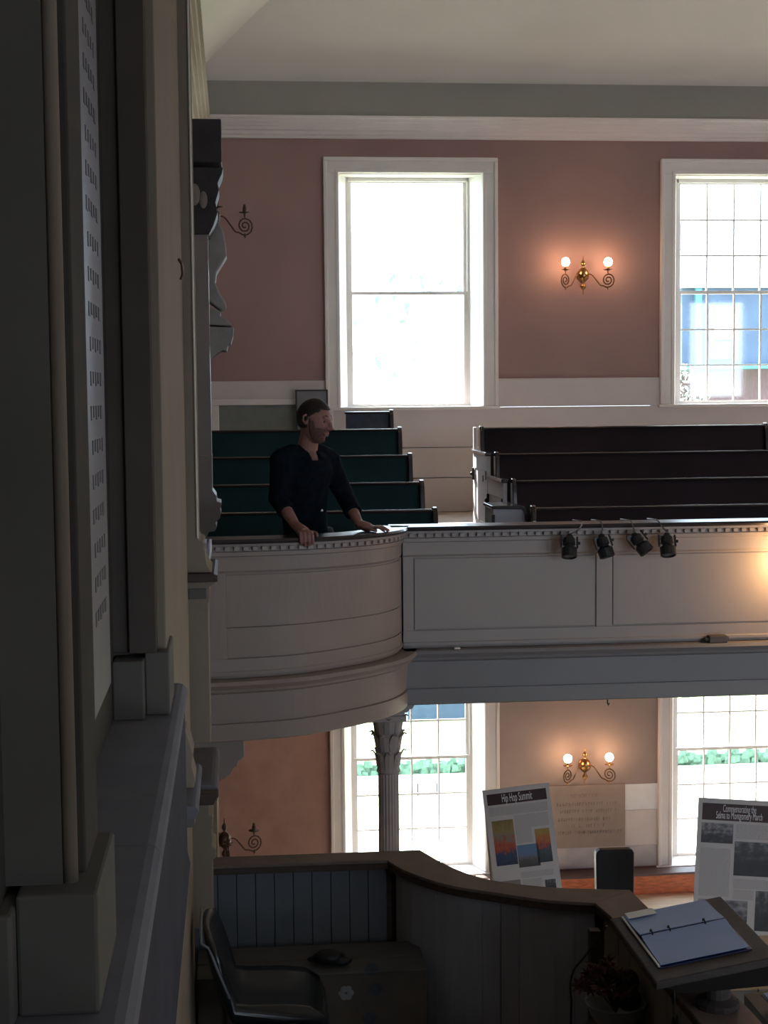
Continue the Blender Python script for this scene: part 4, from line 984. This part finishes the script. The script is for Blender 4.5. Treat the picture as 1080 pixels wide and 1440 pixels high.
# --- torso and legs of the body
tor = [(V(430, 790, 8.80), .125, .095), (V(429, 755, 8.74), .118, .09), (V(428, 722, 8.69), .115, .095), (V(427, 690, 8.64), .135, .10), (V(427, 660, 8.60), .150, .10), (V(429, 643, 8.585), .12, .075), (V(431, 636, 8.575), .06, .055)]
def legs(mb, k):
    for sg in (-1, 1):
        h = hip + wax*(.085*sg); kn = Vector((h.x+.02, h.y-.06+.05*sg, fl_+.47)); an = Vector((h.x+.0, h.y+.04+.06*sg, fl_+.09))
        mb.tube([h+Vector((0, 0, .02)), h.lerp(kn, .5), kn, kn.lerp(an, .4), an], [.088*k, .078*k, .055*k, .054*k, .040*k], 14)
        mb.ball(kn, .056*k)
body = MB(); body.sweep([ring(c, a, b) for c, a, b in tor]); legs(body, .9)
body.tube([neckb+Vector((0, .0, -.03)), neckb.lerp(headc, .45), headc+Vector((-.015, .01, -.03))], [.062, .054, .055], 16)
body.tube([neckb+fax*.035+Vector((0, 0, -.01)), neckb+fax*.085+Vector((.004, 0, -.055))], [.04, .022], 12)
for a, b, c in ((shR, elR, wrR), (shL, elL, wrL)):
    body.tube([a, a.lerp(b, .5), b], [.052, .045, .038], 14); body.ball(a, .055); body.ball(b, .039)
    body.tube([b, b.lerp(c, .35), c], [.038, .038, .026], 14)
# --- hands
def finger(pts, r0=.0088, r1=.0068): 
    sp_ = spline(pts, 3); n = len(sp_); body.tube(sp_, [r0+(r1-r0)*i/(n-1) for i in range(n)], 8); body.ball(sp_[-1], r1)
# image-left hand gripping the rail edge
def rail_y(x):
    for i in range(NB-1):
        if TOP[i].x <= x <= TOP[i+1].x: return TOP[i].lerp(TOP[i+1], (x-TOP[i].x)/(TOP[i+1].x-TOP[i].x)).y
    return 8.3
RZ = -.773
px_ = wrR.x+.045; ry = rail_y(px_)-.052
pal = Vector((px_, ry+.035, RZ+.022))
body.tube([wrR, wrR.lerp(pal, .6), pal], [.027, .032, .034], 12)
body.ball(pal, .036, (1.15, 1.1, .62)); body.ball(pal+Vector((.008, -.02, .0)), .030, (1.3, .9, .65))
for i, (dx, ln) in enumerate(((-.034, .052), (-.012, .062), (.010, .060), (.031, .050))):
    k0 = Vector((px_+dx+.004, ry+.004, RZ+.026)); finger([k0+Vector((0, .03, 0)), k0, k0+Vector((.004, -.022, -.012)), k0+Vector((.006, -.020, -.014-ln*.55)), k0+Vector((.008, -.006, -.016-ln*.85))], .0098, .0082)
finger([pal+Vector((.018, .02, .0)), pal+Vector((.045, .012, .004)), pal+Vector((.062, -.012, -.002)), pal+Vector((.064, -.032, -.012))], .011, .009)
# image-right hand flat on the rail, fingers along it
hp_ = Vector((wrL.x+.055, wrL.y-.045, RZ+.020)); 
body.tube([wrL, wrL.lerp(hp_, .6), hp_], [.026, .029, .028], 12)
body.ball(hp_, .038, (1.25, 1.0, .48))
d_ = Vector((.90, -.38, 0)).normalized(); s_ = Vector((d_.y, -d_.x, 0))*-1
for i, (off, ln, sp) in enumerate(((-.031, .070, -.18), (-.011, .082, -.04), (.010, .078, .08), (.030, .062, .22))):
    dd = (d_ + s_*sp).normalized(); k0 = hp_ + s_*off + d_*.030
    finger([hp_+s_*off*.7, k0+Vector((0, 0, .006)), k0+dd*ln*.45+Vector((0, 0, .008)), k0+dd*ln*.8+Vector((0, 0, -.004)), k0+dd*ln+Vector((0, 0, -.013))], .0095, .0072)
finger([hp_-d_*.02-s_*.02, hp_-s_*.045+d_*.005, hp_-s_*.056+d_*.035+Vector((0, 0, -.006)), hp_-s_*.052+d_*.055+Vector((0, 0, -.010))], .0105, .0085)
# --- head
HA = math.radians(60)
hf = Vector((math.sin(HA), -math.cos(HA), -.22)).normalized(); hs = Vector((math.cos(HA), math.sin(HA), 0)); hu_ = hs.cross(hf)*-1
if hu_.z < 0: hu_ = -hu_
def hw_(f, s, u): return headc + hf*f + hs*s + hu_*u
def head_pt(th, ph, k=1.0):
    """th: 0 top .. pi chin side, ph: 0 = front"""
    f = math.sin(th)*math.cos(ph); s = math.sin(th)*math.sin(ph); u = math.cos(th)
    F, Sd, Ud = f*(.098 if f > 0 else .100), s*.077, u*(.108 if u > 0 else .128)
    if u < 0:
        Sd *= 1-.30*(-u)**1.5
        if f > 0: F *= 1-.06*(-u)
        F += .030*(-u)**2
        if f < 0: F *= 1-.25*(-u)
    if f > .55 and abs(s) < .5:
        e = math.exp(-((u-.16)/.10)**2)*.005; F += e                       # brow
        for es in (-.36, .36): F -= .012*math.exp(-((u+.02)/.10)**2-((s-es)/.16)**2)
    if f > 0: F += .014*math.exp(-((u+.86)/.16)**2-(s/.3)**2)              # chin
    return F*k, Sd*k, Ud*k
n1, n2 = 44, 64
def head_mesh(mb, k=1.0, keep=None):
    vs = [hw_(*head_pt(math.pi*(i+.001)/n1 if i < n1 else math.pi-.001, 2*math.pi*j/n2, k)) for i in range(n1+1) for j in range(n2)]
    fs = []
    for i in range(n1):
        for j in range(n2):
            if keep and not keep(math.pi*(i+.5)/n1, 2*math.pi*(j+.5)/n2): continue
            fs.append((i*n2+j, i*n2+(j+1) % n2, (i+1)*n2+(j+1) % n2, (i+1)*n2+j))
    return mb.add(vs, fs)
head_mesh(body)
body.tube([hw_(.088, 0, .018), hw_(.105, 0, -.008), hw_(.119, 0, -.030), hw_(.098, 0, -.040)], [.008, .011, .013, .011], 10)   # nose
for sg in (-1, 1):
    body.ball(hw_(.103, sg*.013, -.034), .009)
    body.tube([hw_(-.010, sg*.078, .022), hw_(-.022, sg*.090, .014), hw_(-.020, sg*.090, -.012), hw_(-.006, sg*.080, -.030), hw_(.0, sg*.078, -.005)], .007, 8)
    body.tube([hw_(.086, sg*.014, .028), hw_(.082, sg*.048, .026)], .007, 8)
body.tube([hw_(.090, -.024, -.064), hw_(.102, 0, -.060), hw_(.090, .024, -.064)], [.005, .0075, .005], 8)
body.tube([hw_(.088, -.020, -.073), hw_(.099, 0, -.073), hw_(.088, .020, -.073)], [.005, .0085, .005], 8)
bo_ = body.build('body', skin); bake(bo_, .0042, 3); child(bo_, man)
for sg in (-1, 1):
    e = MB().ball(hw_(.076, sg*.031, .006), .0125).build('eye', mat('eye_dark', (.06, .05, .05), .3), smooth=True); child(e, man)
    e = MB().tube([hw_(.091, sg*.014, .029), hw_(.087, sg*.030, .035), hw_(.076, sg*.047, .030)], [.003, .004, .002], 6).build('eyebrow', hairm); child(e, man)
def keep_hair(th, ph):
    f = math.sin(th)*math.cos(ph); u = math.cos(th); s = abs(math.sin(th)*math.sin(ph))
    if f > .55: return u > .62+.0*s
    if f > .0: return u > .10+.75*f
    return u > -.42+.5*max(0, f+.25)
h_ = head_mesh(MB(), 1.06, keep_hair).build('hair', hairm, smooth=True); m_ = h_.modifiers.new('s', 'SOLIDIFY'); m_.thickness = .010; m_.offset = -1; child(h_, man)
def keep_beard(th, ph):
    f = math.sin(th)*math.cos(ph); u = math.cos(th); s = abs(math.sin(th)*math.sin(ph))
    if f < .05: return False
    if u > -.28 and f > .5: return False
    if s < .28 and -.64 < u < -.42: return False
    return u < .05-.5*max(0, f-.2) if f < .45 else u < -.30
b_ = head_mesh(MB(), 1.022, keep_beard).build('beard', beardm, smooth=True); m_ = b_.modifiers.new('s', 'SOLIDIFY'); m_.thickness = .006; m_.offset = -1; child(b_, man)
# --- clothes
sh_m = MB()
tor2 = [(V(431, 782, 8.79), .155, .12), (V(430, 755, 8.74), .140, .108), (V(428, 722, 8.69), .132, .11), (V(427, 690, 8.64), .155, .122), (V(427, 662, 8.60), .182, .12), (V(428, 647, 8.585), .165, .10), (V(430, 639, 8.58), .105, .075), (V(431, 634, 8.575), .062, .058)]
sh_m.sweep([ring(c, a, b, 24) for c, a, b in tor2])
for a, b, c, cut in ((shR, elR, wrR, .42), (shL, elL, wrL, .52)):
    sh_m.tube([a, a.lerp(b, .4), b], [.070, .062, .056], 16); sh_m.ball(a, .072); sh_m.ball(b, .057)
    sh_m.tube([V(430, 634, 8.58)+Vector((0, 0, -.03)), a.lerp(V(430, 634, 8.58), .45)+Vector((0, 0, .005)), a], [.062, .066, .066], 14)
    e = b.lerp(c, cut); sh_m.tube([b, b.lerp(e, .6), e], [.056, .052, .048], 16)
s1 = sh_m.build('shirt', shirt); bake(s1, .008, 4)
tx = bpy.data.textures.new('folds', 'CLOUDS'); tx.noise_scale = .09
dm_ = s1.modifiers.new('d', 'DISPLACE'); dm_.texture = tx; dm_.strength = .016; dm_.mid_level = .5
bake(s1); child(s1, man)
for a, b in ((elR.lerp(wrR, .36), elR.lerp(wrR, .50)), (elL.lerp(wrL, .46), elL.lerp(wrL, .60))):
    child(MB().tube([a, b], [.053, .051], 16).build('cuff', shirt, bevel=.004), man)
for sg in (-1, 1):
    q0 = neckb + wax*(.055*sg) + Vector((0, 0, .030)); q1 = neckb + fax*.062 + wax*(.030*sg) + Vector((0, 0, .005)); q2 = neckb + fax*.105 + wax*(.045*sg) + Vector((0, 0, -.045)); q3 = neckb + fax*.07 + wax*(.10*sg) + Vector((0, 0, -.03)); q4 = neckb - fax*.05 + wax*(.02*sg) + Vector((0, 0, .045))
    c_ = MB().add([q4, q0, q1, q2, q3], [(0, 1, 4), (1, 2, 3, 4)]).build('collar', shirt, smooth=True); m_ = c_.modifiers.new('s', 'SOLIDIFY'); m_.thickness = .006; child(c_, man)
tr = MB(); legs(tr, 1.12); tr.sweep([ring(hip+Vector((0, 0, z)), a, b) for z, a, b in ((-.10, .15, .11), (0, .16, .12), (.09, .142, .108))])
t_ = tr.build('trousers', jeans); bake(t_, .012, 3); child(t_, man)
for sg in (-1, 1):
    h = hip + wax*(.085*sg); an = Vector((h.x, h.y+.04+.06*sg, fl_))
    s_o = MB().ball(an+fax*.05+Vector((0, 0, .035)), .05, (1, 1, .7)).ball(an+fax*.12+Vector((0, 0, .03)), .045, (1, 1, .62)).ball(an+Vector((0, 0, .045)), .045, (1, 1, .98)).build('shoe', black)
    bake(s_o, .008, 2); child(s_o, man)
bt = V(452.5, 718, 8.58); child(MB().ball(bt, .009, (1, .6, 1)).build('belt_clip', mat('bright_metal', (.8, .8, .8), .2, metal=1.0), smooth=True), man)
